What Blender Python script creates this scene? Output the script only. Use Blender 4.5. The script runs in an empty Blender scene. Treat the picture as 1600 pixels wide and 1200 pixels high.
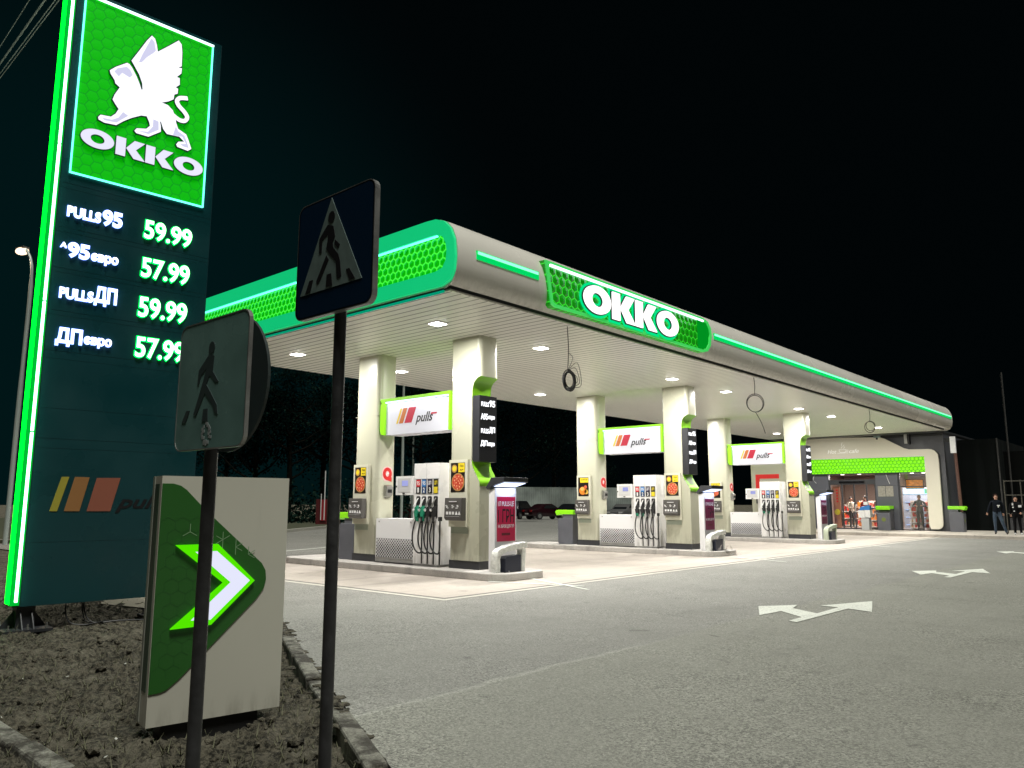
import bpy, bmesh, math, random
from mathutils import Vector, Matrix
random.seed(7)
SC = bpy.context.scene
COL = SC.collection
R = math.radians

# ------------------------------------------------------------------ camera
H = 1.5
YAW, PITCH, ROLL = R(41.395), R(8.74), R(0.07)
fw = Vector((-math.sin(YAW)*math.cos(PITCH), math.cos(YAW)*math.cos(PITCH), math.sin(PITCH)))
rt = Vector((math.cos(YAW), math.sin(YAW), 0)); up = rt.cross(fw)
rt2 = rt*math.cos(ROLL)+up*math.sin(ROLL); up2 = up*math.cos(ROLL)-rt*math.sin(ROLL)
cd = bpy.data.cameras.new('camera'); cam = bpy.data.objects.new('camera', cd); COL.objects.link(cam)
cd.sensor_width = 36; cd.lens = 1211.7/1600*36; cd.clip_end = 2000; cd.clip_start = .05
cam.matrix_world = Matrix(((rt2.x, up2.x, -fw.x, 0), (rt2.y, up2.y, -fw.y, 0), (rt2.z, up2.z, -fw.z, H), (0, 0, 0, 1)))
SC.camera = cam
CAMP = Vector((0, 0, H))
def at(px, py, d):                       # point seen at a photograph pixel, d metres along the view axis
    return CAMP + rt2*((px-800)/1211.7*d) + up2*((600-py)/1211.7*d) + fw*d

# ------------------------------------------------------------------ night sky, added fill light, exposure
W = bpy.data.worlds.new('World'); SC.world = W; W.use_nodes = True
bg = W.node_tree.nodes['Background']; bg.inputs[1].default_value = 1.0
_n = W.node_tree.nodes; _l = W.node_tree.links                     # teal veil beside the pylon, put into the sky colour on the left
_tc = _n.new('ShaderNodeTexCoord'); _dp = _n.new('ShaderNodeVectorMath'); _dp.operation = 'DOT_PRODUCT'; _dp.inputs[1].default_value = (-.94, .30, .12)
_l.new(_tc.outputs['Generated'], _dp.inputs[0]); _mr = _n.new('ShaderNodeMapRange'); _mr.interpolation_type = 'SMOOTHERSTEP'; _mr.inputs[1].default_value = .80; _mr.inputs[2].default_value = 1.02
_l.new(_dp.outputs['Value'], _mr.inputs[0]); _mx = _n.new('ShaderNodeMix'); _mx.data_type = 'RGBA'; _mx.inputs[6].default_value = (.0005, .0014, .0017, 1); _mx.inputs[7].default_value = (.0006, .0078, .0086, 1)
_l.new(_mr.outputs[0], _mx.inputs[0]); _l.new(_mx.outputs[2], bg.inputs[0])
sd = bpy.data.lights.new('street_fill', 'SUN'); sd.energy = 3.0; sd.angle = R(14); sd.color = (1, 1, .91)  # soft even fill added in place of unseen street lamps by the road
sun = bpy.data.objects.new('street_fill', sd); COL.objects.link(sun)
SUND = Vector((.34, -.12, .93)).normalized()          # towards the light
sun.rotation_euler = SUND.to_track_quat('Z', 'Y').to_euler()
SC.view_settings.view_transform = 'Standard'; SC.view_settings.look = 'None'
SC.view_settings.exposure = 0; SC.view_settings.gamma = 1
SC.render.engine = 'CYCLES'
SC.cycles.max_bounces = 6; SC.cycles.diffuse_bounces = 3; SC.cycles.glossy_bounces = 3
SC.cycles.transparent_max_bounces = 12; SC.cycles.caustics_reflective = False; SC.cycles.caustics_refractive = False
SC.cycles.sample_clamp_indirect = 4

# ------------------------------------------------------------------ materials
MATS = {}
def mat(name, col, rough=.5, metal=0, var=0, scale=6, bump=0, bscale=60, spec=.5, emit=None, es=0, detail=4):
    if name in MATS: return MATS[name]
    m = bpy.data.materials.new(name); m.use_nodes = True; nt = m.node_tree
    b = nt.nodes['Principled BSDF']; b.inputs['Base Color'].default_value = (*col, 1)
    b.inputs['Roughness'].default_value = rough; b.inputs['Metallic'].default_value = metal
    b.inputs['Specular IOR Level'].default_value = spec
    if emit:
        b.inputs['Emission Color'].default_value = (*emit, 1); b.inputs['Emission Strength'].default_value = es
    if var or bump:
        tc = nt.nodes.new('ShaderNodeNewGeometry')
        if var:
            n = nt.nodes.new('ShaderNodeTexNoise'); n.inputs['Scale'].default_value = scale; n.inputs['Detail'].default_value = detail
            nt.links.new(tc.outputs['Position'], n.inputs['Vector'])
            mr = nt.nodes.new('ShaderNodeMapRange'); mr.inputs[1].default_value = .3; mr.inputs[2].default_value = .7
            mr.inputs[3].default_value = 1-var; mr.inputs[4].default_value = 1+var
            nt.links.new(n.outputs[0], mr.inputs[0])
            mx = nt.nodes.new('ShaderNodeVectorMath'); mx.operation = 'SCALE'; mx.inputs[0].default_value = col
            nt.links.new(mr.outputs[0], mx.inputs['Scale']); nt.links.new(mx.outputs[0], b.inputs['Base Color'])
            mr2 = nt.nodes.new('ShaderNodeMapRange'); mr2.inputs[1].default_value = .3; mr2.inputs[2].default_value = .7
            mr2.inputs[3].default_value = max(.03, rough-.1); mr2.inputs[4].default_value = min(1, rough+.1)
            nt.links.new(n.outputs[0], mr2.inputs[0]); nt.links.new(mr2.outputs[0], b.inputs['Roughness'])
        if bump:
            n2 = nt.nodes.new('ShaderNodeTexNoise'); n2.inputs['Scale'].default_value = bscale; n2.inputs['Detail'].default_value = 3
            nt.links.new(tc.outputs['Position'], n2.inputs['Vector'])
            bp = nt.nodes.new('ShaderNodeBump'); bp.inputs['Strength'].default_value = bump; bp.inputs['Distance'].default_value = .02
            nt.links.new(n2.outputs[0], bp.inputs['Height']); nt.links.new(bp.outputs[0], b.inputs['Normal'])
    MATS[name] = m
    return m
def emis(name, col, s):
    if name in MATS: return MATS[name]
    m = bpy.data.materials.new(name); m.use_nodes = True; nt = m.node_tree
    for n in list(nt.nodes):
        if n.type != 'OUTPUT_MATERIAL': nt.nodes.remove(n)
    e = nt.nodes.new('ShaderNodeEmission'); e.inputs[0].default_value = (*col, 1); e.inputs[1].default_value = s
    nt.links.new(e.outputs[0], nt.nodes['Material Output'].inputs[0]); MATS[name] = m
    return m
class NT:                                  # tiny node-math builder
    def __init__(s, nt): s.nt = nt
    def m(s, op, a, b=None, c=None):
        n = s.nt.nodes.new('ShaderNodeMath'); n.operation = op
        for i, v in enumerate((a, b, c)):
            if v is None: continue
            if isinstance(v, (int, float)): n.inputs[i].default_value = v
            else: s.nt.links.new(v, n.inputs[i])
        return n.outputs[0]
    def step(s, v, a, b):
        n = s.nt.nodes.new('ShaderNodeMapRange'); n.interpolation_type = 'SMOOTHSTEP'
        n.inputs[1].default_value = a; n.inputs[2].default_value = b; s.nt.links.new(v, n.inputs[0]); return n.outputs[0]
    def mix(s, f, a, b):
        n = s.nt.nodes.new('ShaderNodeMix'); n.data_type = 'RGBA'
        if isinstance(f, (int, float)): n.inputs[0].default_value = f
        else: s.nt.links.new(f, n.inputs[0])
        for i, v in ((6, a), (7, b)):
            if isinstance(v, tuple): n.inputs[i].default_value = (*v, 1)
            else: s.nt.links.new(v, n.inputs[i])
        return n.outputs[2]
    def pos(s, obj=False):
        if obj:
            g = s.nt.nodes.new('ShaderNodeTexCoord'); o = g.outputs['Object']
        else:
            g = s.nt.nodes.new('ShaderNodeNewGeometry'); o = g.outputs['Position']
        x = s.nt.nodes.new('ShaderNodeSeparateXYZ'); s.nt.links.new(o, x.inputs[0]); return o, x.outputs
    def noise(s, vec, scale, detail=4, rough=.5):
        n = s.nt.nodes.new('ShaderNodeTexNoise'); n.inputs['Scale'].default_value = scale; n.inputs['Detail'].default_value = detail
        n.inputs['Roughness'].default_value = rough
        s.nt.links.new(vec, n.inputs['Vector']); return n.outputs[0]
def hex_mat(name, u, v, size, cell, line, w, rough=.25, es=1.0, lines_emit=1.0, base=None, bump=.6, spec=.5):
    """honeycomb plastic lit from behind; u, v are axis numbers of object coordinates"""
    if name in MATS: return MATS[name]
    m = bpy.data.materials.new(name); m.use_nodes = True; nt = m.node_tree; N = NT(nt)
    b = nt.nodes['Principled BSDF']
    _, X = N.pos(True)
    px = N.m('ADD', N.m('DIVIDE', X[u], size), 400.0); py = N.m('ADD', N.m('DIVIDE', X[v], size), 692.8203)
    s3 = 1.7320508
    ax = N.m('SUBTRACT', N.m('MODULO', px, 1.0), .5); ay = N.m('SUBTRACT', N.m('MODULO', py, s3), s3/2)
    bx = N.m('SUBTRACT', N.m('MODULO', N.m('ADD', px, .5), 1.0), .5); by = N.m('SUBTRACT', N.m('MODULO', N.m('ADD', py, s3/2), s3), s3/2)
    da = N.m('ADD', N.m('MULTIPLY', ax, ax), N.m('MULTIPLY', ay, ay)); db = N.m('ADD', N.m('MULTIPLY', bx, bx), N.m('MULTIPLY', by, by))
    k = N.m('LESS_THAN', da, db); k1 = N.m('SUBTRACT', 1.0, k)
    gx = N.m('ABSOLUTE', N.m('ADD', N.m('MULTIPLY', ax, k), N.m('MULTIPLY', bx, k1)))
    gy = N.m('ABSOLUTE', N.m('ADD', N.m('MULTIPLY', ay, k), N.m('MULTIPLY', by, k1)))
    d = N.m('SUBTRACT', .5, N.m('MAXIMUM', gx, N.m('ADD', N.m('MULTIPLY', gx, .5), N.m('MULTIPLY', gy, .8660254))))
    f = N.step(d, w*.35, w)
    c = N.mix(f, line, cell)
    nt.links.new(c, b.inputs['Emission Color']); b.inputs['Emission Strength'].default_value = es
    if base: b.inputs['Base Color'].default_value = (*base, 1)
    else: nt.links.new(c, b.inputs['Base Color'])
    b.inputs['Roughness'].default_value = rough
    b.inputs['Specular IOR Level'].default_value = spec
    bp = nt.nodes.new('ShaderNodeBump'); bp.inputs['Strength'].default_value = bump; bp.inputs['Distance'].default_value = size*.3
    nt.links.new(N.step(d, 0, .35), bp.inputs['Height']); nt.links.new(bp.outputs[0], b.inputs['Normal'])
    MATS[name] = m
    return m

CREAM = mat('cream_cladding', (.505, .505, .395), .32, var=.03, scale=.8)
CREAM2 = mat('cream_fascia', (.78, .75, .69), .26, var=.03, scale=.5)
WHITE = mat('white_enamel', (.80, .80, .79), .3, var=.02, scale=2)
WHITE2 = mat('white_panel', (.84, .84, .85), .35)
LIME = mat('lime_plastic', (.24, .62, .015), .35)
LIMEL = mat('lime_plastic_lit', (.24, .62, .015), .35, emit=(.2, .8, .0), es=.25)  # same lime with a faint glow mixed in so it looks lit
DARK = mat('anthracite_metal', (.035, .037, .042), .4, var=.1, scale=3)
DARK2 = mat('slate_cladding', (.07, .073, .085), .45, var=.08, scale=1)
BLACK = mat('black_rubber', (.012, .012, .013), .5)
BLACKG = mat('black_gloss', (.01, .01, .012), .15)
BINB = mat('bin_grey_plastic', (.115, .12, .14), .45, var=.08, scale=4)
SERV = mat('service_box_grey', (.085, .08, .075), .45)
STEEL = mat('galvanised_steel', (.38, .38, .37), .4, metal=.8, var=.1, scale=9)
POLE = mat('weathered_pole', (.038, .038, .04), .45, metal=.25, var=.25, scale=14, bump=.15, bscale=40)
RED = mat('red_paint', (.55, .02, .02), .4)
REDL = mat('red_board', (.75, .015, .015), .5)
YEL = mat('yellow_print', (.8, .62, .02), .5)
ORA = mat('orange_print', (.75, .22, .02), .5)
PINK = mat('crimson_poster', (.44, .006, .055), .4, emit=(.5, .005, .03), es=.06)
PBLK = mat('black_print', (.006, .006, .008), .5)
PWHT = mat('white_print', (.8, .8, .8), .5)
BLUE = mat('blue_print', (.03, .2, .55), .5)
LEDW = emis('white_led', (.92, .93, 1), 3.2)
LEDWB = emis('blue_white_led', (.65, .74, 1), 2.2)
LEDWG = emis('mint_led', (.22, 1, .50), 1.8)
LEDG = emis('green_led', (0, .72, .06), 1.0)
LEDG2 = emis('green_led_soft', (0, .70, .13), 1.0)
LEDC = emis('cyan_led', (.12, .95, .72), 3.0)
HALO = emis('violet_halo', (.22, .34, 1), 5)
HALOG = emis('green_halo', (.0, .75, .08), 5)
LAMPW = emis('downlight_glow', (1, .97, .9), 14)
GLASSN = None
def glass(name, tint=(1, 1, 1), refl=.08):
    if name in MATS: return MATS[name]
    m = bpy.data.materials.new(name); m.use_nodes = True; nt = m.node_tree
    for n in list(nt.nodes):
        if n.type != 'OUTPUT_MATERIAL': nt.nodes.remove(n)
    t = nt.nodes.new('ShaderNodeBsdfTransparent'); t.inputs[0].default_value = (*tint, 1)
    g = nt.nodes.new('ShaderNodeBsdfGlossy'); g.inputs['Roughness'].default_value = .02
    x = nt.nodes.new('ShaderNodeMixShader'); x.inputs[0].default_value = refl
    nt.links.new(t.outputs[0], x.inputs[1]); nt.links.new(g.outputs[0], x.inputs[2])
    nt.links.new(x.outputs[0], nt.nodes['Material Output'].inputs[0]); MATS[name] = m
    return m
PANE = glass('clear_pane', (.95, .96, .96), .06)

# ------------------------------------------------------------------ mesh helpers
FX = Matrix(((0, 0, 1, 0), (1, 0, 0, 0), (0, 1, 0, 0), (0, 0, 0, 1)))      # (u,v,w) -> (w,u,v): face looks to +X
FY = Matrix(((1, 0, 0, 0), (0, 0, -1, 0), (0, 1, 0, 0), (0, 0, 0, 1)))     # (u,v,w) -> (u,-w,v): face looks to -Y
FZ = Matrix.Identity(4)
T = Matrix.Translation
class MB:
    def __init__(s): s.bm = bmesh.new()
    def box(s, x0, x1, y0, y1, z0, z1):
        v = [s.bm.verts.new((x, y, z)) for z in (z0, z1) for y in (y0, y1) for x in (x0, x1)]
        for f in ((0, 2, 3, 1), (4, 5, 7, 6), (0, 1, 5, 4), (2, 6, 7, 3), (0, 4, 6, 2), (1, 3, 7, 5)):
            s.bm.faces.new([v[i] for i in f])
        return s
    def prism(s, pts, w0, w1, M=FZ):
        a = [s.bm.verts.new(M @ Vector((p[0], p[1], w0))) for p in pts]; b = [s.bm.verts.new(M @ Vector((p[0], p[1], w1))) for p in pts]
        n = len(pts); fs = []
        try:
            fs.append(s.bm.faces.new(a[::-1])); fs.append(s.bm.faces.new(b))
        except ValueError: pass
        for i in range(n): fs.append(s.bm.faces.new((a[i], a[(i+1) % n], b[(i+1) % n], b[i])))
        bmesh.ops.recalc_face_normals(s.bm, faces=fs)
        return s
    def tube(s, pts, r, n=8, cap=True):
        pts = [Vector(p) for p in pts]; rings = []
        rr = r if isinstance(r, (list, tuple)) else [r]*len(pts)
        prev = None
        for i, p in enumerate(pts):
            d = (pts[min(i+1, len(pts)-1)]-pts[max(i-1, 0)]).normalized()
            if prev is None:
                a = Vector((0, 0, 1)) if abs(d.z) < .9 else Vector((1, 0, 0)); u = d.cross(a).normalized()
            else: u = (prev - d*prev.dot(d)).normalized()
            prev = u; v = d.cross(u)
            rings.append([s.bm.verts.new(p+(u*math.cos(2*math.pi*k/n)+v*math.sin(2*math.pi*k/n))*rr[i]) for k in range(n)])
        for i in range(len(rings)-1):
            for k in range(n): s.bm.faces.new((rings[i][k], rings[i][(k+1) % n], rings[i+1][(k+1) % n], rings[i+1][k]))
        if cap:
            s.bm.faces.new(rings[0][::-1]); s.bm.faces.new(rings[-1])
        return s
    def ball(s, c, r, sx=1, sy=1, sz=1, n=8):
        bmesh.ops.create_uvsphere(s.bm, u_segments=n*2, v_segments=n, radius=1, matrix=T(Vector(c)) @ Matrix.Diagonal((r*sx, r*sy, r*sz, 1)))
        return s
    def add(s, me, M=FZ):
        n0 = len(s.bm.verts); s.bm.from_mesh(me); s.bm.verts.ensure_lookup_table()
        for v in s.bm.verts[n0:]: v.co = M @ v.co
        return s
    def quad(s, *p):
        s.bm.faces.new([s.bm.verts.new(q) for q in p]); return s
    def build(s, name, m, parent=None, bevel=0, seg=2, smooth=False, ang=40):
        if bevel:
            es = [e for e in s.bm.edges if len(e.link_faces) == 2 and e.calc_face_angle(0) > R(ang)]
            bmesh.ops.bevel(s.bm, geom=es, offset=bevel, segments=seg, profile=.5, affect='EDGES', clamp_overlap=True)
        me = bpy.data.meshes.new(name)
        for f in s.bm.faces: f.smooth = smooth
        s.bm.to_mesh(me); s.bm.free()
        for mm in (m if isinstance(m, (list, tuple)) else [m]): me.materials.append(mm)
        if smooth: 
            try: me.set_sharp_from_angle(angle=R(35))
            except Exception: pass
        o = bpy.data.objects.new(name, me); COL.objects.link(o)
        if parent: o.parent = parent
        return o
def tag(o, label=None, cat=None, group=None, kind=None):
    if label: o['label'] = label
    if cat: o['category'] = cat
    if group: o['group'] = group
    if kind: o['kind'] = kind
    return o
def empty(name, loc=(0, 0, 0), rz=0):
    o = bpy.data.objects.new(name, None); COL.objects.link(o); o.location = loc; o.rotation_euler = (0, 0, rz); o.empty_display_size = .2
    return o
def thing(name, label, cat, loc=(0, 0, 0), rz=0, group=None): return tag(empty(name, loc, rz), label, cat, group)
def kids(o): return [c for c in COL.objects if c.parent == o]
def copy_tree(o, parent=None):
    c = o.copy(); COL.objects.link(c)
    if parent is not None: c.parent = parent
    for ch in kids(o): copy_tree(ch, c)
    return c
_tc = {}
def text_mesh(body, depth=.02, offset=0, shear=0, size=1.0, bev=0):
    k = (body, depth, offset, shear)
    if k in _tc: return _tc[k]
    cu = bpy.data.curves.new('t', 'FONT'); cu.body = body; cu.size = 1; cu.extrude = depth; cu.offset = offset; cu.shear = shear; cu.resolution_u = 4
    o = bpy.data.objects.new('t', cu); COL.objects.link(o)
    dg = bpy.context.evaluated_depsgraph_get(); dg.update(); me = bpy.data.meshes.new_from_object(o.evaluated_get(dg))
    bpy.data.objects.remove(o); bpy.data.curves.remove(cu); _tc[k] = me
    return me
def poly_mesh(polys, depth=.02, offset=0):
    cu = bpy.data.curves.new('p', 'CURVE'); cu.dimensions = '2D'; cu.fill_mode = 'BOTH'; cu.extrude = depth; cu.offset = offset
    for p in polys:
        sp = cu.splines.new('POLY'); sp.points.add(len(p)-1)
        for i, q in enumerate(p): sp.points[i].co = (q[0], q[1], 0, 1)
        sp.use_cyclic_u = True
    o = bpy.data.objects.new('p', cu); COL.objects.link(o)
    dg = bpy.context.evaluated_depsgraph_get(); dg.update(); me = bpy.data.meshes.new_from_object(o.evaluated_get(dg))
    bpy.data.objects.remove(o); bpy.data.curves.remove(cu)
    return me
def bounds(me):
    xs = [v.co.x for v in me.vertices]; ys = [v.co.y for v in me.vertices]
    return min(xs), max(xs), min(ys), max(ys)
def fit(mb, body, u0, u1, v0, v1, w, M, depth=.006, offset=0.02, shear=0, keep=False):
    """put lettering into the box u0..u1, v0..v1 of frame M at height w"""
    me = text_mesh(body, depth, offset, shear); a, b, c, d = bounds(text_mesh(body, depth, 0.0 if offset == 0 else offset, shear))
    sx = (u1-u0)/(b-a); sy = (v1-v0)/(d-c)
    mb.add(me, M @ T((u0-a*sx, v0-c*sy, w)) @ Matrix.Diagonal((sx, sy, 1, 1)))
    return mb
def arc(cx, cy, rx, ry, a0, a1, n):
    return [(cx+rx*math.cos(R(a0+(a1-a0)*i/n)), cy+ry*math.sin(R(a0+(a1-a0)*i/n))) for i in range(n+1)]
def ellipse(cx, cy, rx, ry, n=28): return arc(cx, cy, rx, ry, 0, 360, n)[:-1]
def rrect(x0, x1, y0, y1, r, n=5):
    return arc(x1-r, y0+r, r, r, -90, 0, n)+arc(x1-r, y1-r, r, r, 0, 90, n)+arc(x0+r, y1-r, r, r, 90, 180, n)+arc(x0+r, y0+r, r, r, 180, 270, n)
def ribbon(line, w):
    L = []; Rr = []
    for i, p in enumerate(line):
        a = Vector(line[max(i-1, 0)]); b = Vector(line[min(i+1, len(line)-1)]); d = (b-a).normalized(); n = Vector((-d.y, d.x)); ww = w[i] if isinstance(w, list) else w
        L.append(tuple(Vector(p)+n*ww/2)); Rr.append(tuple(Vector(p)-n*ww/2))
    return L+Rr[::-1]
def smooth_line(pts, k=4):
    out = []
    for i in range(len(pts)-1):
        p0, p1, p2, p3 = pts[max(i-1, 0)], pts[i], pts[i+1], pts[min(i+2, len(pts)-1)]
        for j in range(k):
            t = j/k
            out.append(tuple(.5*((2*b)+(-a+c)*t+(2*a-5*b+4*c-d)*t*t+(-a+3*b-3*c+d)*t**3) for a, b, c, d in zip(p0, p1, p2, p3)))
    out.append(tuple(pts[-1])); return out
# the four wide letters of the station name, in a unit box of height 1
def name_letters(x0, x1, y0, y1, arcdrop=0):
    w = [1.5, 1.32, 1.32, 1.5]; g = .10; tot = sum(w)+3*g; sx = (x1-x0)/tot; sy = y1-y0; out = []; x = 0
    for i, ch in enumerate('OKKO'):
        if ch == 'O': P = [[(.75+.75*math.cos(t), .5+.5*math.sin(t)) for t in [2*math.pi*k/32 for k in range(32)]],
                           [(.75+.32*math.cos(t), .5+.25*math.sin(t)) for t in [-2*math.pi*k/32 for k in range(32)]]]
        else: P = [[(0, 0), (.44, 0), (.44, 1), (0, 1)], [(.48, .5), (.84, 1), (1.34, 1), (.93, .5), (1.38, 0), (.86, 0)]]
        out.append([[(x0+(x+p[0])*sx, y0+p[1]*sy) for p in q] for q in P]); x += w[i]+g
    return out

# ------------------------------------------------------------------ ground, roads, markings
def stains(nt, N, P, out, X, amt, tyres=True):
    """oil drips, damp blotches and tyre tracks that run along the lanes"""
    mp = nt.nodes.new('ShaderNodeMapping'); mp.inputs['Scale'].default_value = (2.6, .10, 1); nt.links.new(P, mp.inputs['Vector'])
    tr = N.m('MULTIPLY', N.step(N.noise(mp.outputs[0], 1.0, 4, .6), .50, .72), amt*(.9 if tyres else .22)); out = N.mix(tr, out, (.085, .083, .078))
    bl = N.m('MULTIPLY', N.step(N.noise(P, .8, 6, .65), .52, .70), amt*.8); out = N.mix(bl, out, (.10, .10, .088))
    oil = N.m('MULTIPLY', N.step(N.noise(P, 2.4, 3, .5), .67, .74), amt*1.3); out = N.mix(oil, out, (.05, .048, .045))
    lt = N.m('MULTIPLY', N.step(N.noise(P, 1.3, 6, .7), .58, .74), amt*.5); out = N.mix(lt, out, (.30, .30, .27))
    return out
def road_mat(name, col, seam=False, grain=.35):
    m = bpy.data.materials.new(name); m.use_nodes = True; nt = m.node_tree; N = NT(nt); b = nt.nodes['Principled BSDF']
    P, X = N.pos()
    n1 = N.noise(P, 55, 3, .7); n2 = N.noise(P, .45, 5, .6); n3 = N.noise(P, 6, 3); n4 = N.noise(P, 190, 2, .6)
    v = N.m('ADD', N.m('MULTIPLY', N.m('SUBTRACT', n1, .5), grain*2.6), N.m('MULTIPLY', N.m('SUBTRACT', n2, .5), .55))
    v = N.m('ADD', v, N.m('MULTIPLY', N.m('SUBTRACT', n3, .5), .25)); v = N.m('ADD', v, N.m('MULTIPLY', N.m('SUBTRACT', n4, .5), grain*1.8)); v = N.m('MAXIMUM', N.m('ADD', v, 1.0), .12)
    c = nt.nodes.new('ShaderNodeVectorMath'); c.operation = 'SCALE'; c.inputs[0].default_value = col; nt.links.new(v, c.inputs['Scale']); out = c.outputs[0]
    if name in ('concrete', 'paving', 'island_kerb'): out = stains(nt, N, P, out, X, .34)
    if name == 'road_paint':                                   # worn by tyres
        out = N.mix(N.m('MULTIPLY', N.step(N.noise(P, 7, 6, .75), .55, .68), .65), out, (.24, .24, .22)); out = N.mix(N.m('MULTIPLY', N.step(N.noise(P, 46, 3, .6), .56, .64), .6), out, (.2, .2, .185))
    if seam:
        wob = N.m('MULTIPLY', N.m('SUBTRACT', N.noise(P, 1.1, 3), .5), .28)
        dx = N.m('ADD', N.m('ADD', X[0], 4.68), wob)
        right = N.step(dx, -.02, .05)                              # the older coat of asphalt right of the joint
        out = N.mix(right, out, N.mix(.3, out, (.25, .255, .205)))
        dust = N.m('MULTIPLY', N.m('SUBTRACT', 1.0, N.step(N.m('ABSOLUTE', N.m('ADD', dx, N.m('MULTIPLY', N.m('SUBTRACT', n3, .5), .06))), .012, .055)), N.m('SUBTRACT', 1.0, N.step(X[1], 6.2, 8.5)))
        out = N.mix(N.m('MULTIPLY', dust, .45), out, (.38, .38, .34))
        out = stains(nt, N, P, out, X, .30, False)
        patch = N.step(N.noise(P, .55, 4, .6), .42, .62)                    # patches where the coarse aggregate shows
        amp = N.m('ADD', .55, N.m('MULTIPLY', patch, .65))
        vo = nt.nodes.new('ShaderNodeTexVoronoi'); vo.inputs['Scale'].default_value = 64; nt.links.new(P, vo.inputs['Vector']); sp = nt.nodes.new('ShaderNodeSeparateColor'); nt.links.new(vo.outputs['Color'], sp.inputs[0])
        gr = N.m('ADD', N.m('MULTIPLY', sp.outputs[0], .75), N.m('MULTIPLY', N.step(N.noise(P, 110, 2, .6), .40, .60), .25)); gr2 = N.step(N.noise(P, 42, 2, .6), .58, .70)
        k = N.m('ADD', 1.0, N.m('MULTIPLY', N.m('SUBTRACT', gr, .5), amp)); k = N.m('MULTIPLY', k, N.m('SUBTRACT', 1.0, N.m('MULTIPLY', N.m('MULTIPLY', gr2, amp), .55)))
        c2 = nt.nodes.new('ShaderNodeVectorMath'); c2.operation = 'SCALE'; nt.links.new(out, c2.inputs[0]); nt.links.new(k, c2.inputs['Scale']); out = c2.outputs[0]
        chips = N.m('MULTIPLY', N.step(N.noise(P, 44, 2, .5), .66, .72), .5); out = N.mix(chips, out, (.50, .50, .45))
        crk = nt.nodes.new('ShaderNodeTexVoronoi'); crk.feature = 'DISTANCE_TO_EDGE'; crk.inputs['Scale'].default_value = .16
        wv = nt.nodes.new('ShaderNodeVectorMath'); wv.operation = 'ADD'; nt.links.new(P, wv.inputs[0]); ns = nt.nodes.new('ShaderNodeTexNoise'); ns.inputs['Scale'].default_value = 1.4; ns.inputs['Detail'].default_value = 5
        nt.links.new(P, ns.inputs['Vector']); nt.links.new(ns.outputs[1], wv.inputs[1]); nt.links.new(wv.outputs[0], crk.inputs['Vector'])
        ck = N.m('MULTIPLY', N.m('SUBTRACT', 1.0, N.step(crk.outputs[0], .0006, .0022)), N.m('MULTIPLY', N.step(N.noise(P, .35, 2), .52, .60), .35)); out = N.mix(ck, out, (.05, .05, .045))
    nt.links.new(out, b.inputs['Base Color']); b.inputs['Roughness'].default_value = .78; b.inputs['Specular IOR Level'].default_value = .35
    bp = nt.nodes.new('ShaderNodeBump'); bp.inputs['Strength'].default_value = .10; bp.inputs['Distance'].default_value = .006
    nt.links.new(N.m('ADD', n1, n4), bp.inputs['Height']); nt.links.new(bp.outputs[0], b.inputs['Normal'])
    MATS[name] = m
    return m
ASPH = road_mat('asphalt', (.215, .213, .196), True, .7)
CONC = road_mat('concrete', (.395, .355, .315), False, .2)
CONCL = road_mat('pale_concrete', (.47, .45, .40), False, .12)
KERB = road_mat('kerb_stone', (.36, .35, .31), False, .25)
SOILM = bpy.data.materials.new('dry_soil'); SOILM.use_nodes = True
def _soil():
    nt = SOILM.node_tree; N = NT(nt); b = nt.nodes['Principled BSDF']; P, X = N.pos()
    a = N.noise(P, 3.2, 6, .65); c = N.noise(P, 22, 5, .7); d = N.noise(P, 90, 3, .7)
    col = N.mix(N.step(c, .36, .64), (.020, .019, .015), (.165, .148, .11)); col = N.mix(N.m('MULTIPLY', N.step(a, .48, .66), .6), col, (.235, .215, .165))
    col = N.mix(N.m('MULTIPLY', N.step(d, .56, .66), .5), col, (.26, .25, .20))
    nt.links.new(col, b.inputs['Base Color']); b.inputs['Roughness'].default_value = .92; b.inputs['Specular IOR Level'].default_value = .2
    bp = nt.nodes.new('ShaderNodeBump'); bp.inputs['Strength'].default_value = 1.0; bp.inputs['Distance'].default_value = .06
    nt.links.new(N.m('ADD', N.m('MULTIPLY', c, 1.0), N.m('MULTIPLY', d, .35)), bp.inputs['Height']); nt.links.new(bp.outputs[0], b.inputs['Normal'])
_soil()
PAINT = road_mat('road_paint', (.66, .68, .62), False, .14)
tag(MB().quad((-600, -200, -.12), (300, -200, -.12), (300, 800, -.12), (-600, 800, -.12)).build('terrain', SOILM), kind='structure')
KL = [(8, -2.6), (-2.2, 2.35), (-3.64, 3.09), (-5.86, 4.19), (-8.94, 5.75), (-14.4, 8.3), (-70, 8.6)]      # edge between asphalt and verge
mb = MB(); mb.bm.faces.new([mb.bm.verts.new((x, y, 0)) for x, y in KL+[(-70, 90), (40, 90), (40, -2.6)]]); 
o = mb.build('asphalt_forecourt', ASPH); o.data.flip_normals() if o.data.polygons[0].normal.z < 0 else None; tag(o, kind='structure')
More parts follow.
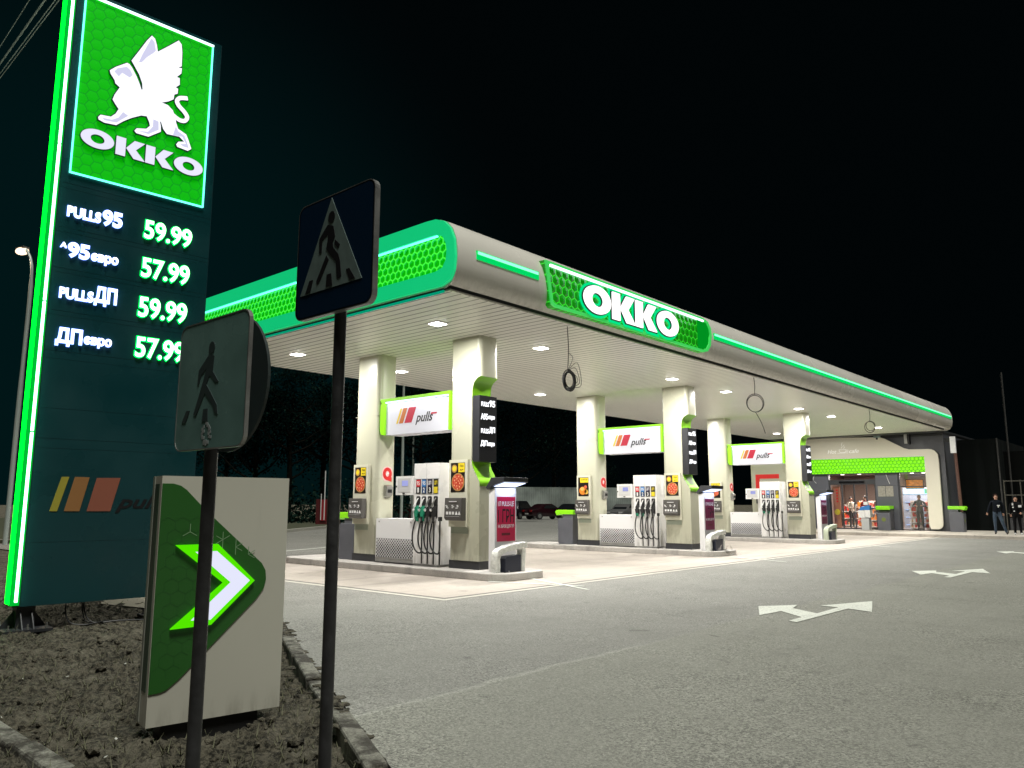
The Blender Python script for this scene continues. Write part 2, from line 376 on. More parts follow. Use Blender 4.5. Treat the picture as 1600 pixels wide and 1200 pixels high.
# verge: a bumpy soil sheet left of the kerb
def hn(x, y):
    return (math.sin(x*3.1+y*1.7)+math.sin(x*1.3-y*2.9+1))*.012
from mathutils import noise as mn
def soil_z(x, y):
    z = hn(x, y)-.04-.06*max(0, min(1, (x+8.5)/1.5))+.06*mn.noise((x*2.2, y*2.2, 0))+.055*mn.noise((x*6, y*6, 3))+.045*abs(mn.noise((x*15, y*15, 5)))+.03*mn.noise((x*24, y*24, 9))
    return z
mb = MB(); G = {}; st = .055
def kerb_y(x):
    for (x0, y0), (x1, y1) in zip(KL[:-1], KL[1:]):
        if x1 <= x <= x0: return y0+(y1-y0)*(x-x0)/(x1-x0)
    return 8.6
st = .04; nx, ny = int(16.5/st), 200
for i in range(nx+1):
    x = -18.5+i*st*1.0; yk = kerb_y(x)-.06
    for j in range(ny+1):
        y = -.4+(yk+.4)*j/ny if x > -50 else 0
        G[i, j] = mb.bm.verts.new((x, y, soil_z(x, y)-(.03 if j == ny else 0)))
for i in range(nx):
    for j in range(ny): mb.bm.faces.new((G[i, j], G[i+1, j], G[i+1, j+1], G[i, j+1]))
tag(mb.build('soil_verge', SOILM, smooth=True), kind='structure')
tag(MB().quad((-70, -10, -.03), (-18.4, -10, -.03), (-18.4, 8.40, -.03), (-70, 8.40, -.03)).build('verge_ground', SOILM), kind='structure')
tag(MB().prism([(-14.9, 7.9), (-11.2, 6.1), (-10.4, 5.4), (-12.5, 4.9), (-18, 7.3), (-19, 8.3), (-15.2, 8.1)], -.06, .012).build('sandy_ground', road_mat('sandy', (.30, .28, .22), False, .4)), kind='structure')  # pale sandy soil; its lit look is put into the colour
# clods and pebbles lying on the verge: nobody could count them
mb = MB()
for _ in range(2600):
    x = random.uniform(-15, -2.6); y = random.uniform(.3, kerb_y(x)-.2); r = random.choice((.008, .012, .018, .026, .04))*random.uniform(.6, 1.3)
    bmesh.ops.create_icosphere(mb.bm, subdivisions=1, radius=r, matrix=T((x, y, soil_z(x, y)+r*.2)) @ Matrix.Rotation(random.random()*6, 4, 'Z') @ Matrix.Diagonal((1.3, .9, .6, 1)))
for v in mb.bm.verts: v.co += Vector((random.uniform(-.004, .004), random.uniform(-.004, .004), random.uniform(-.003, .003)))
tag(mb.build('soil_clods', SOILM), 'loose clods and pebbles scattered over the dry verge', 'clods', kind='stuff')
mb = MB()
for _ in range(1300):
    x = random.choice((random.uniform(-15, -2.6), random.uniform(-8, -3))); y = random.uniform(.3, kerb_y(x)-.15); z = soil_z(x, y); a = random.random()*6.28; h = random.uniform(.02, .085)
    for k in range(3):
        a2 = a+k*2.1; dx, dy = math.cos(a2)*h*.8, math.sin(a2)*h*.8; wx, wy = -math.sin(a2)*.004, math.cos(a2)*.004
        mb.quad((x-wx, y-wy, z), (x+wx, y+wy, z), (x+dx+wx*.2, y+dy+wy*.2, z+h), (x+dx-wx*.2, y+dy-wy*.2, z+h))
tag(mb.build('dry_grass', mat('dry_grass', (.12, .12, .07), .8)), 'sparse dry grass tufts growing in the verge', 'grass', kind='stuff')
mb = MB()
for _ in range(260):                                          # stones and spilled earth along the kerb
    x = random.uniform(-13, -2.8); y = kerb_y(x)-abs(random.gauss(.0, .10))+.01; r = random.choice((.008, .012, .018, .03))*random.uniform(.7, 1.4)
    bmesh.ops.create_icosphere(mb.bm, subdivisions=2, radius=r, matrix=T((x, y, .004)) @ Matrix.Rotation(random.random()*6, 4, 'Z') @ Matrix.Diagonal((random.uniform(1, 3), random.uniform(.8, 1.6), .35, 1)))
for v in mb.bm.verts: v.co += Vector((random.uniform(-.005, .005), random.uniform(-.005, .005), random.uniform(-.003, .003)))
tag(mb.build('spilled_earth', SOILM), 'crumbs of earth and stones spilled along the kerb', 'earth', kind='stuff')
mb = MB()
for _ in range(42):
    x = random.uniform(-10, -2.8); y = random.uniform(.6, kerb_y(x)-.2); z = soil_z(x, y)+.02; a = random.random()*6.28; w, h = random.uniform(.012, .035), random.uniform(.008, .02); c_, s_ = math.cos(a), math.sin(a)
    mb.quad((x, y, z), (x+w*c_, y+w*s_, z+.006), (x+w*c_-h*s_, y+w*s_+h*c_, z+.012), (x-h*s_, y+h*c_, z+.004))
tag(mb.build('paper_scraps', mat('paper_scrap', (.5, .5, .46), .7)), 'tiny pale scraps of litter strewn over the verge', 'litter', kind='stuff')
# kerb stones along the verge
mb = MB()
for (x0, y0), (x1, y1) in zip(KL[1:5], KL[2:6]):
    L = math.hypot(x1-x0, y1-y0); n = max(1, round(L/1.0)); dx, dy = (x1-x0)/L, (y1-y0)/L
    for i in range(n):
        a = L*i/n+.012; b = L*(i+1)/n-.012; j = random.uniform(-.012, .012); zt = .018+random.uniform(-.022, .014)
        p = [(x0+dx*a+dy*j, y0+dy*a-dx*j), (x0+dx*b, y0+dy*b)]
        nxn, nyn = (dy, -dx)
        if nyn > 0: nxn, nyn = -nxn, -nyn
        mb.prism([p[0], p[1], (p[1][0]+nxn*.14, p[1][1]+nyn*.14), (p[0][0]+nxn*.14, p[0][1]+nyn*.14)], -.15, zt)
KERBD = bpy.data.materials.new('dirty_kerb'); KERBD.use_nodes = True
def _kd():
    nt = KERBD.node_tree; N = NT(nt); b = nt.nodes['Principled BSDF']; P, X = N.pos(); a = N.noise(P, 4.5, 5, .7); c = N.noise(P, 40, 4, .7)
    col = N.mix(N.step(a, .40, .60), (.28, .275, .235), (.045, .04, .032)); col = N.mix(N.m('MULTIPLY', N.step(c, .42, .6), .45), col, (.06, .055, .045))
    nt.links.new(col, b.inputs['Base Color']); b.inputs['Roughness'].default_value = .9
    bp = nt.nodes.new('ShaderNodeBump'); bp.inputs['Strength'].default_value = .9; bp.inputs['Distance'].default_value = .02; nt.links.new(c, bp.inputs['Height']); nt.links.new(bp.outputs[0], b.inputs['Normal'])
_kd()
tag(mb.build('kerb', KERBD, bevel=.02), kind='structure')
mb = MB()
for i in range(3): mb.prism([(-4.1-i*.9, 1.95), (-4.98-i*.9, 1.97), (-4.98-i*.9, 1.83), (-4.1-i*.9, 1.81)], -.12, -.028)
tag(mb.build('verge_kerb', KERBD, bevel=.02), kind='structure')
# concrete pad under the canopy with its edge strip and drain
tag(MB().quad((-18.6, 8.86, .004), (-9.24, 8.86, .004), (-9.24, 39.2, .004), (-18.6, 39.2, .004)).build('concrete_pad', CONC), kind='structure')
mb = MB(); 
for a in ((-18.6, -8.99, 8.61, 8.74), (-9.12, -8.99, 8.74, 39.2)): mb.quad((a[0], a[2], .006), (a[1], a[2], .006), (a[1], a[3], .006), (a[0], a[3], .006))
tag(mb.build('pad_edge', CONCL), kind='structure')
mb = MB(); 
for a in ((-18.6, -9.12, 8.74, 8.86), (-9.24, -9.12, 8.86, 39.2)): mb.quad((a[0], a[2], .005), (a[1], a[2], .005), (a[1], a[3], .005), (a[0], a[3], .005))
tag(mb.build('pad_drain', mat('drain_dark', (.13, .125, .11), .8, var=.3, scale=20)), kind='structure')
mb = MB()
for y in (16.3, 25.6, 34.6): mb.quad((-18.6, y, .008), (-9.24, y, .008), (-9.24, y+.05, .008), (-18.6, y+.05, .008))
for x in (-16.0, -13.4): mb.quad((x, 8.86, .008), (x+.02, 8.86, .008), (x+.02, 39.2, .008), (x, 39.2, .008))
tag(mb.build('pad_joints', CONCL), kind='structure')
PAIR = [((-10.34, 12.27), (-8.22, 11.35)), ((-10.5, 11.22), (-8.6, 11.75)), ((-10.3, 21.05), (-8.19, 19.99)), ((-10.5, 20.5), (-8.9, 20.9)), ((-10.2, 30.3), (-8.36, 29.41))]
mb = MB()
for i, (a, b) in enumerate(PAIR): mb.prism(ribbon([a, b], [.10, .06]), .0095+.0006*i, .0105+.0006*i)
tag(mb.build('lane_markings', PAINT), kind='structure')
tag(MB().quad((-21.5, 13.3, .006), (-21.64, 13.3, .006), (-24.2, 20, .006), (-24.05, 20, .006)).build('lane_line', PAINT), kind='structure')
tag(MB().prism([(-30, 15.5), (-44, 34), (-60, 52), (-90, 60), (-80, 8.7), (-34, 8.7)], -.1, .13).build('grass_bank', mat('dark_turf', (.05, .055, .03), .9, var=.3, scale=3)), kind='structure')
tag(MB().prism(ribbon([(-34, 9), (-30, 15.5), (-44, 34), (-60, 52)], .22), .0, .15).build('back_kerb', KERB), kind='structure')
def arrow(y, lab):
    P = [(-4.04, 10.07), (-3.99, 11.85), (-3.62, 11.71), (-4.0, 12.99), (-4.41, 11.91), (-4.14, 11.9), (-4.14, 11.05), (-4.60, 11.35), (-4.69, 11.76), (-5.06, 11.23), (-4.66, 10.36), (-4.6, 10.95), (-4.16, 10.55), (-4.16, 10.12)]
    o = MB().prism([(a, b-11.2) for a, b in P], .004, .008).build('road_arrow', PAINT); o.location = (0, y, 0)
    tag(o, lab, 'road marking', 'white lane arrows painted on the asphalt')
arrow(11.2, 'large white painted lane arrow, the one nearest in the middle of the asphalt')
arrow(19.3, 'white painted lane arrow second from the camera, right of the forecourt')
arrow(28.9, 'farthest white painted lane arrow, small near the right edge before the shop')
# pavement before the shop
tag(MB().prism([(-19.5, 39.2), (-8.2, 39.2), (10, 37.6), (10, 43.0), (10, 60), (-19.5, 60)], -.1, .15).build('shop_pavement', road_mat('paving', (.46, .42, .37), False, .15), bevel=.02), kind='structure')

# ------------------------------------------------------------------ price pylon
py = thing('price_pylon', 'tall dark price pylon with glowing green winged lion emblem and fuel prices', 'price sign', (-10.7, 3.3, 0), R(-4.5))
PANEL = mat('pylon_panel', (.006, .050, .058), .30, var=.08, scale=1.5)
PANEL2 = mat('pylon_panel_dark', (.012, .035, .045), .35)
mb = MB(); mb.box(-.30, -.005, -.10, 1.968, .27, 8.40); mb.build('body', PANEL2, py, bevel=.01)
mb = MB()
zz = [.27, 1.02, 2.17, 2.29, 2.67, 3.30, 3.40, 3.86, 3.92, 4.42, 4.48, 4.96, 5.02, 5.55, 5.62, 8.40]
for a, b in zip(zz[:-1], zz[1:]): mb.box(-.006, .0 if (b-a) > .2 else -.0015, -.02, 1.96, a+.002, b-.002)
mb.build('face_panel', PANEL, py)
MB().box(-.24, -.02, -.135, -.10, .30, 8.40).build('edge_light', emis('edge_green', (0, .72, .010), 7), py)
mb = MB()
for a, b in ((.33, 2.35), (2.37, 4.0), (4.02, 6.1), (6.12, 8.40)): mb.tube([(.028, -.075, a), (.028, -.075, b)], .017, 8)
mb.build('light_tube', emis('mint_tube', (.40, 1, .62), 7), py)
MB().box(-.005, .012, -.135, -.035, .29, 8.40).build('tube_tray', emis('tray_green', (0, .62, .04), .8), py)
MB().box(-.25, -.05, 1.968, 1.985, .3, 8.38).build('far_trim', DARK, py)
PHEX = hex_mat('pylon_honeycomb', 2, 1, .15, (.001, .36, .0), (.0, .15, .01), .05, rough=.5, es=.88, base=(.008, .42, .015), bump=.06, spec=.12)
lp = MB().box(.0, .020, .085, 1.81, 5.78, 8.30).build('emblem_panel', PHEX, py)
mb = MB()
for a in ((.07, .085, 5.765, 8.315), (1.81, 1.83, 5.765, 8.315)): mb.box(.0, .032, a[0], a[1], a[2], a[3])
mb.box(.0, .032, .085, 1.81, 5.765, 5.779); mb.build('panel_light_frame', LEDC, lp)
MB().box(.0, .045, .085, 1.83, 8.301, 8.325).build('top_light_strip', emis('ice_led', (.7, 1, .95), 2.5), lp)
GR = [(0.946, 8.075), (0.992, 8.046), (1.022, 7.96), (1.042, 7.869), (1.184, 8.018), (1.317, 8.165), (1.361, 8.121), (1.378, 8.002), (1.383, 7.788), (1.328, 7.748), (1.389, 7.758), (1.386, 7.676), (1.326, 7.596), (1.368, 7.593), (1.374, 7.495), (1.321, 7.434), (1.356, 7.423), (1.354, 7.35), (1.31, 7.32), (1.304, 7.244), (1.24, 7.189), (1.139, 7.131), (1.233, 7.123), (1.304, 7.071), (1.344, 6.986), (1.364, 6.895), (1.396, 6.82), (1.514, 6.775), (1.551, 6.701), (1.6, 6.582), (1.556, 6.542), (1.407, 6.554), (1.389, 6.584), (1.413, 6.629), (1.503, 6.66), (1.426, 6.715), (1.251, 6.696), (1.198, 6.75), (1.158, 6.85), (1.141, 6.844), (1.157, 6.772), (1.162, 6.696), (1.007, 6.57), (0.846, 6.567), (0.819, 6.593), (0.842, 6.632), (0.967, 6.669), (1.017, 6.734), (1.002, 6.789), (0.965, 6.86), (0.891, 6.845), (0.769, 6.764), (0.671, 6.681), (0.584, 6.592), (0.434, 6.573), (0.362, 6.593), (0.354, 6.625), (0.377, 6.661), (0.506, 6.68), (0.563, 6.748), (0.598, 6.831), (0.552, 6.885), (0.512, 6.94), (0.532, 7.018), (0.589, 7.147), (0.53, 7.183), (0.517, 7.225), (0.461, 7.296), (0.447, 7.338), (0.513, 7.413), (0.651, 7.531), (0.682, 7.527), (0.717, 7.493), (0.788, 7.383), (0.833, 7.292), (0.864, 7.215), (0.883, 7.227), (0.872, 7.32), (0.823, 7.433), (0.745, 7.546), (0.709, 7.596), (0.802, 7.79), (0.887, 7.974)]
TAIL = smooth_line([(1.308, 7.01), (1.402, 6.966), (1.482, 6.977), (1.515, 7.044), (1.473, 7.108), (1.388, 7.176), (1.357, 7.239), (1.396, 7.299), (1.501, 7.334)])
tail = ribbon(TAIL, .055)
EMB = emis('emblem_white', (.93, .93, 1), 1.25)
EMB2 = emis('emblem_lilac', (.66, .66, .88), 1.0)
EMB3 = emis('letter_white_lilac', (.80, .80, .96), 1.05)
DKG = mat('emblem_dark_edge', (.0, .06, .03), .5)  # dark green outline behind emblem and letters
em = MB().add(poly_mesh([GR], .012, .0), FX @ T((-.01, 0, .046))).add(poly_mesh([tail], .011), FX @ T((-.01, 0, .044))).build('winged_lion', EMB, lp)
MB().add(poly_mesh([GR], .014, .014), FX @ T((-.01, 0, .030))).add(poly_mesh([tail], .012, .012), FX @ T((-.01, 0, .028))).build('emblem_edge', DKG, em)
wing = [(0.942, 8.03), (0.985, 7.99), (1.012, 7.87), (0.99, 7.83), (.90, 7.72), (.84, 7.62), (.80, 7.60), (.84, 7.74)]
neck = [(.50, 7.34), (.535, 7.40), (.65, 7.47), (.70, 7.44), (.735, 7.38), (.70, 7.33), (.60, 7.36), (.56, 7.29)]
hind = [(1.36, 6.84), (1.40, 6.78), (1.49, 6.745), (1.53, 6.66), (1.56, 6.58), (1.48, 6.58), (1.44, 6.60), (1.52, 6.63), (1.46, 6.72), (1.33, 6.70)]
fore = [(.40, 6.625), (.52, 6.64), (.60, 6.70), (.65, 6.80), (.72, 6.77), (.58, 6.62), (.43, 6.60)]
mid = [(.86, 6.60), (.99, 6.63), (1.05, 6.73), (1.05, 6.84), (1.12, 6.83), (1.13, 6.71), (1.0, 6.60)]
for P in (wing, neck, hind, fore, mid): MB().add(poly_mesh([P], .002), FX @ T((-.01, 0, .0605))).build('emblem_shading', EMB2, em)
for q in name_letters(.165, 1.785, 6.185, 6.44):
    l = MB().add(poly_mesh(q, .012), FX @ T((-.01, 0, .045))).build('letter', EMB3, lp)
    MB().add(poly_mesh(q, .012, .010), FX @ T((-.01, 0, .030))).build('letter_edge', DKG, l)
def glow_text(parent, body, u0, u1, v0, v1, fm, hm, off=.02, name='lettering', wide=None):
    p = MB(); u0 -= .012; u1 -= .012; fit(p, body, u0, u1, v0, v1, .026, FX, .008, off); o = p.build(name, fm, parent)
    k = MB(); me = text_mesh(body, .006, off, 0); a, b, c, d = bounds(me); sx = (u1-u0)/(b-a); sy = (v1-v0)/(d-c)
    me2 = text_mesh(body, .006, off+.035, 0)
    k.add(me2, FX @ T((u0-a*sx, v0-c*sy, .011)) @ Matrix.Diagonal((sx, sy, 1, 1))); k.build('letter_halo', hm, o)  # bloom around the glyphs put in as a wider glowing copy
    return o
for body, u0, u1, v0, v1 in (('PULLS', .105, .50, 5.18, 5.315), ('95', .53, .765, 5.17, 5.375), ('A', .06, .13, 4.75, 4.815), ('95', .155, .40, 4.645, 4.835), ('євро', .43, .755, 4.62, 4.75),
                             ('PULLS', .10, .49, 4.09, 4.225), ('ДП', .51, .775, 4.07, 4.315), ('ДП', .105, .40, 3.475, 3.70), ('євро', .43, .755, 3.50, 3.63)):
    glow_text(py, body, u0, u1, v0, v1, LEDW, HALO, .012, 'fuel_name')
for body, v0, v1 in (('59.99', 5.115, 5.375), ('57.99', 4.563, 4.835), ('59.99', 4.005, 4.282), ('57.99', 3.447, 3.725)):
    glow_text(py, body, 1.06, 1.705, v0, v1, emis('price_led', (.85, 1, .9), 3.4), HALOG, .010, 'price_digits')
BARC = (mat('bar_yellow', (.42, .36, .05), .4), mat('bar_orange', (.36, .17, .06), .4), mat('bar_red', (.33, .11, .07), .4))
for c, P in zip(BARC, ([(.300, 1.82), (.386, 1.822), (.281, 1.395), (.196, 1.396)], [(.45, 1.823), (.62, 1.821), (.533, 1.394), (.357, 1.395)], [(.705, 1.815), (.991, 1.822), (.896, 1.392), (.616, 1.393)])):
    MB().add(poly_mesh([P], .002), FX @ T((0, 0, .004))).build('slanted_bar', c, py)
mb = MB(); fit(mb, 'pulls', .955, 1.62, 1.375, 1.60, .004, FX, .002, .02, .35); mb.build('brand_lettering', PBLK, py)
for s in (.06, 1.72):
    lg = MB().box(-.26, -.06, s-.10, s+.10, .0, .28).build('leg', DARK, py)
    mb = MB().box(-.40, .14, s-.26, s+.26, -.02, .015)
    mb.build('base_plate', DARK, lg)
    for k in (-1, 1): MB().prism([(s+k*.10, .015), (s+k*.25, .015), (s+k*.10, .22)], -.18, -.165, FX).build('gusset', DARK, lg)
    for k in (-.06, .06): MB().prism([(-.06, .015), (.12, .015), (-.06, .22)], s+k-.006, s+k+.006, Matrix(((1, 0, 0, 0), (0, 0, 1, 0), (0, 1, 0, 0), (0, 0, 0, 1)))).build('gusset', DARK, lg)
    for a, b in ((.09, -.2), (.09, 0), (.09, .2), (-.35, -.2), (-.35, .2)): MB().tube([(a, s+b, .0), (a, s+b, .075)], .010, 6).tube([(a, s+b, .015), (a, s+b, .035)], .02, 6).build('anchor_bolt', STEEL, lg)
mb = MB().tube(smooth_line([(-.1, .50, .28), (-.06, .50, .12), (-.02, .56, .02), (.05, .72, .0), (.0, .95, .02), (-.05, 1.0, .0)]), .008, 6).tube(smooth_line([(-.1, .68, .28), (-.07, .69, .15), (-.05, .74, .02), (.0, .9, .0)]), .008, 6).tube(smooth_line([(-.12, .71, .28), (-.09, .72, .14), (-.02, .8, .01), (.05, 1.1, .01), (.1, 1.5, -.01)]), .01, 6)
mb.build('loose_cable', BLACK, py)

# ------------------------------------------------------------------ direction sign with the lit chevron
ds = thing('direction_sign', 'low cream and green sign board with a glowing white chevron arrow', 'direction sign', (-5.35, 2.55, 0), R(-9.6))
def add_dirt(m, z0, z1, col, amt):
    nt = m.node_tree; N = NT(nt); b = nt.nodes['Principled BSDF']; P, X = N.pos(); lk = b.inputs['Base Color'].links
    src = lk[0].from_socket if lk else tuple(b.inputs['Base Color'].default_value)[:3]
    mp = nt.nodes.new('ShaderNodeMapping'); mp.inputs['Scale'].default_value = (9, 9, 1.6); nt.links.new(P, mp.inputs['Vector'])
    f = N.m('MULTIPLY', N.m('SUBTRACT', 1.0, N.step(X[2], z0, z1)), N.step(N.noise(mp.outputs[0], 1.0, 5, .7), .40, .66))
    f2 = N.m('MULTIPLY', N.step(N.noise(mp.outputs[0], .6, 6, .75), .60, .78), .10)
    nt.links.new(N.mix(N.m('MAXIMUM', N.m('MULTIPLY', f, amt), f2), src, col), b.inputs['Base Color'])
SGREEN = mat('sign_green', (.022, .115, .018), .35)
SDK = mat('sign_side_green', (.010, .05, .028), .4)
SCR = mat('sign_cream', (.56, .545, .47), .38, var=.03, scale=1.2)
add_dirt(SCR, .0, .22, (.14, .125, .09), .35); add_dirt(CREAM, .2, .9, (.20, .18, .13), .45); add_dirt(WHITE2, .2, .6, (.22, .2, .17), .35); add_dirt(CREAM2, 5.0, 5.5, (.30, .27, .22), .35)
MB().box(-.215, -.002, -.105, .81, .03, 1.685).build('body', SCR, ds, bevel=.006)
MB().box(-.155, -.055, -.1075, -.10, .245, 1.63).build('side_band', SDK, ds)
MB().box(-.208, -.165, -.110, -.09, .04, 1.68).build('side_trim', mat('side_trim', (.30, .31, .27), .4), ds)
GP = [(-.103, .241), (-.03, .245), (.01, .258), (.085, .315), (.596, .812), (.646, .880), (.662, .945), (.655, 1.01), (.625, 1.062), (.193, 1.455), (.06, 1.590), (.02, 1.618), (-.03, 1.632), (-.103, 1.632)]
MB().prism(GP, .0, .005, FX).build('green_field', SGREEN, ds)
mb = MB()
hx = lambda cx, cz, a: (cx+.055*math.cos(R(a)), cz+.055*math.sin(R(a)))
for cx, cz, A in ((.33, 1.24, (30, 90, 150, 210, 270)), (.425, 1.185, (30, 330, 270, 90)), (.52, 1.13, (30, 330, 90)), (.10, 1.30, (90, 210, 330)), (.33, 1.13, (90, 150))):
    for a in A: mb.prism(ribbon([(cx, cz), hx(cx, cz, a)], .0045), .005, .0065, FX)
mb.build('honeycomb_lines', mat('pale_green_line', (.22, .36, .2), .4), ds)
mb = MB()
for a in range(7):
    for c in range(13):
        cx, cz = -.05+a*.095+(.0475 if c % 2 else 0), .36+c*.0823
        if cx > .02+.55*(1-abs(cz-.94)/.62) or cz > 1.5: continue
        for k in (30, 90, 150): mb.prism(ribbon([(cx+.0535*math.cos(R(k)), cz+.0535*math.sin(R(k))), (cx+.0535*math.cos(R(k+60)), cz+.0535*math.sin(R(k+60)))], .0028), .005, .0058, FX)
mb.build('faint_honeycomb', mat('faint_green_line', (.015, .085, .016), .4), ds)
MB().prism([(0.006, 1.212), (0.291, 1.212), (0.568, 0.944), (0.273, 0.66), (0.004, 0.652), (0.198, 0.814), (0.340, 0.935), (.2, 1.055)][:0] or [(0.006, 1.212), (0.291, 1.212), (0.568, 0.944), (0.273, 0.66), (0.004, 0.652), (0.345, 0.94)], .005, .030, FX).build('chevron_rim', emis('chevron_green', (.09, .80, .0), 1.0), ds)
MB().prism([(0.136, 1.163), (0.285, 1.163), (0.530, 0.947), (0.265, 0.695), (0.133, 0.701), (0.392, 0.942)], .030, .036, FX).build('chevron', emis('chevron_white', (.80, .82, 1), .98), ds)
MB().box(-.19, -.035, .0, .66, -.2, .03).build('plinth', BLACK, ds)

# ------------------------------------------------------------------ two pedestrian crossing signs by the kerb
def pict(mbs, M, ox, oz, sc, w0, w1, parts):
    for P in parts: mbs.add(poly_mesh([[(ox+a*sc, oz+b*sc) for a, b in P]], (w1-w0)/2), M @ T((0, 0, (w0+w1)/2)))
s1 = thing('crossing_sign', 'dark blue square pedestrian crossing sign with white triangle on the taller pole', 'road sign', (-3.25, 2.3, 0), 0, 'pedestrian crossing signs')
BLUEF = mat('sign_blue', (.003, .018, .045), .3); TRI = mat('sign_triangle', (.155, .215, .205), .4, var=.1, scale=30)
X0 = 3.25
MB().prism(rrect(-.325, .325, 2.467, 3.10, .05), .0, .012, FY).build('panel', BLUEF, s1)
MB().add(poly_mesh([rrect(-.330, .330, 2.462, 3.105, .055), rrect(-.318, .318, 2.474, 3.093, .045)[::-1]], .016), FY @ T((0, 0, -.004))).build('rim', STEEL, s1)
MB().prism([(-3.28+X0, 3.088), (-3.535+X0, 2.595), (-3.004+X0, 2.598)], .012, .0145, FY).build('triangle', TRI, s1)
BODY = [(-3.304, 2.944), (-3.254, 2.927), (-3.236, 2.867), (-3.255, 2.836), (-3.246, 2.804), (-3.203, 2.765), (-3.187, 2.727), (-3.171, 2.639), (-3.195, 2.631), (-3.209, 2.642), (-3.221, 2.726), (-3.272, 2.771), (-3.31, 2.814), (-3.299, 2.864), (-3.3, 2.89), (-3.348, 2.866), (-3.351, 2.801), (-3.373, 2.801), (-3.375, 2.881)]
FIG = [BODY, ellipse(-3.273, 2.979, .029, .033, 14), [(-3.235, 2.849), (-3.192, 2.814), (-3.205, 2.795), (-3.241, 2.824)], [(-3.307, 2.778), (-3.285, 2.752), (-3.356, 2.649), (-3.376, 2.636), (-3.389, 2.651)]]
STR = [[(-3.451, 2.668), (-3.419, 2.666), (-3.439, 2.604), (-3.487, 2.599)], [(-3.297, 2.672), (-3.259, 2.672), (-3.245, 2.604), (-3.301, 2.606)], [(-3.133, 2.669), (-3.104, 2.669), (-3.056, 2.608), (-3.101, 2.607)]]
mb = MB(); pict(mb, FY, X0, 0, 1, .0145, .0165, FIG+STR); mb.build('walking_figure', PBLK, s1)
MB().tube([(-.005, .050, -.1), (-.005, .050, 2.9)], .0315, 16).build('pole', POLE, s1, smooth=True)
mb = MB()
for z in (2.55, 2.85): mb.box(-.05, .04, .0, .06, z-.02, z+.02)
mb.build('bracket', STEEL, s1)
s2 = thing('crossing_sign', 'grey faced pedestrian crossing sign on the shorter pole in front of the chevron board', 'road sign', (-2.915, 1.5, 0), 0, 'pedestrian crossing signs')
GREYF = mat('grey_sign_face', (.15, .27, .25), .26, var=.15, scale=5)
MB().prism(rrect(-.258, .283, 1.712, 2.228, .045), .0, .012, FY).build('panel', GREYF, s2)
MB().add(poly_mesh([rrect(-.263, .288, 1.707, 2.233, .05), rrect(-.258, .283, 1.712, 2.228, .045)[::-1]], .008), FY @ T((0, 0, .0055))).build('rim', STEEL, s2)
X1 = 2.915
FIG2 = [[(-2.923, 2.089), (-2.883, 2.077), (-2.889, 2.017), (-2.839, 1.97), (-2.864, 1.969), (-2.899, 1.998), (-2.915, 2.0), (-2.934, 1.967), (-2.884, 1.92), (-2.841, 1.878), (-2.831, 1.84), (-2.856, 1.848), (-2.873, 1.881), (-2.943, 1.932), (-3.004, 1.846), (-3.027, 1.851), (-2.967, 1.973), (-2.94, 2.03), (-2.981, 2.01), (-2.995, 1.972), (-3.008, 1.974), (-3.003, 2.03)], ellipse(-2.907, 2.113, .024, .025, 14)]
STR2 = [[(-3.088, 1.872), (-3.061, 1.87), (-3.089, 1.823), (-3.123, 1.825)], [(-2.948, 1.868), (-2.912, 1.868), (-2.906, 1.819), (-2.952, 1.82)]]
mb = MB(); pict(mb, FY, X1, 0, 1, .012, .014, FIG2+STR2); mb.build('walking_figure', mat('faded_black', (.035, .055, .055), .4), s2)
mb = MB()
for _ in range(30): _a = random.random()*6.28; _r = random.gauss(.030, .006); a, b = _r*math.cos(_a), _r*1.15*math.sin(_a); mb.prism(rrect(a-.006, a+.006, 1.768+b-.006, 1.768+b+.006, .002, 2), .012, .0128+random.random()*.001, FY)
mb.build('torn_sticker', mat('sticker_scraps', (.3, .33, .33), .4), s2)
MB().prism(ellipse(-.02, 1.985, .283, .283, 40), -.100, -.088, FY).build('disc_sign_back', mat('disc_back', (.03, .042, .042), .5), s2)
MB().tube([(-.057, .044, -.1), (-.057, .044, 2.2)], .0265, 16).build('pole', POLE, s2, smooth=True)
mb = MB()
for z in (1.78, 2.1): mb.box(-.095, -.02, .0, .09, z-.018, z+.018)
mb.build('bracket', STEEL, s2)

# ------------------------------------------------------------------ canopy
cn = thing('canopy', 'long cream forecourt canopy with green lit fascia bands over the pumps', 'canopy', (-13.5, 26, 5.05))
CX, CY, CZ = -13.5, 26.0, 5.05
def L3(x, y, z): return (x-CX, y-CY, z-CZ)
FXC = T((-CX, -CY, -CZ)) @ FX; FYC = T((-CX, -CY, -CZ)) @ FY; FZC = T((-CX, -CY, -CZ))
Y0, Y1 = 8.78, 43.3
prof_r = [(-9.25, 5.10), (-9.1, 5.16), (-9.0, 5.30), (-8.955, 5.5), (-8.955, 5.72), (-8.99, 5.92), (-9.07, 6.10), (-9.2, 6.25), (-9.38, 6.33), (-9.65, 6.36)]
prof = prof_r+[(-17.7, 6.36), (-17.95, 6.3), (-18.12, 6.15), (-18.2, 5.9), (-18.2, 5.4), (-18.1, 5.2), (-17.95, 5.10)]
MB().prism([(a, b) for a, b in prof], -Y1, -Y0, FYC).build('fascia', CREAM2, cn, smooth=True, bevel=0)
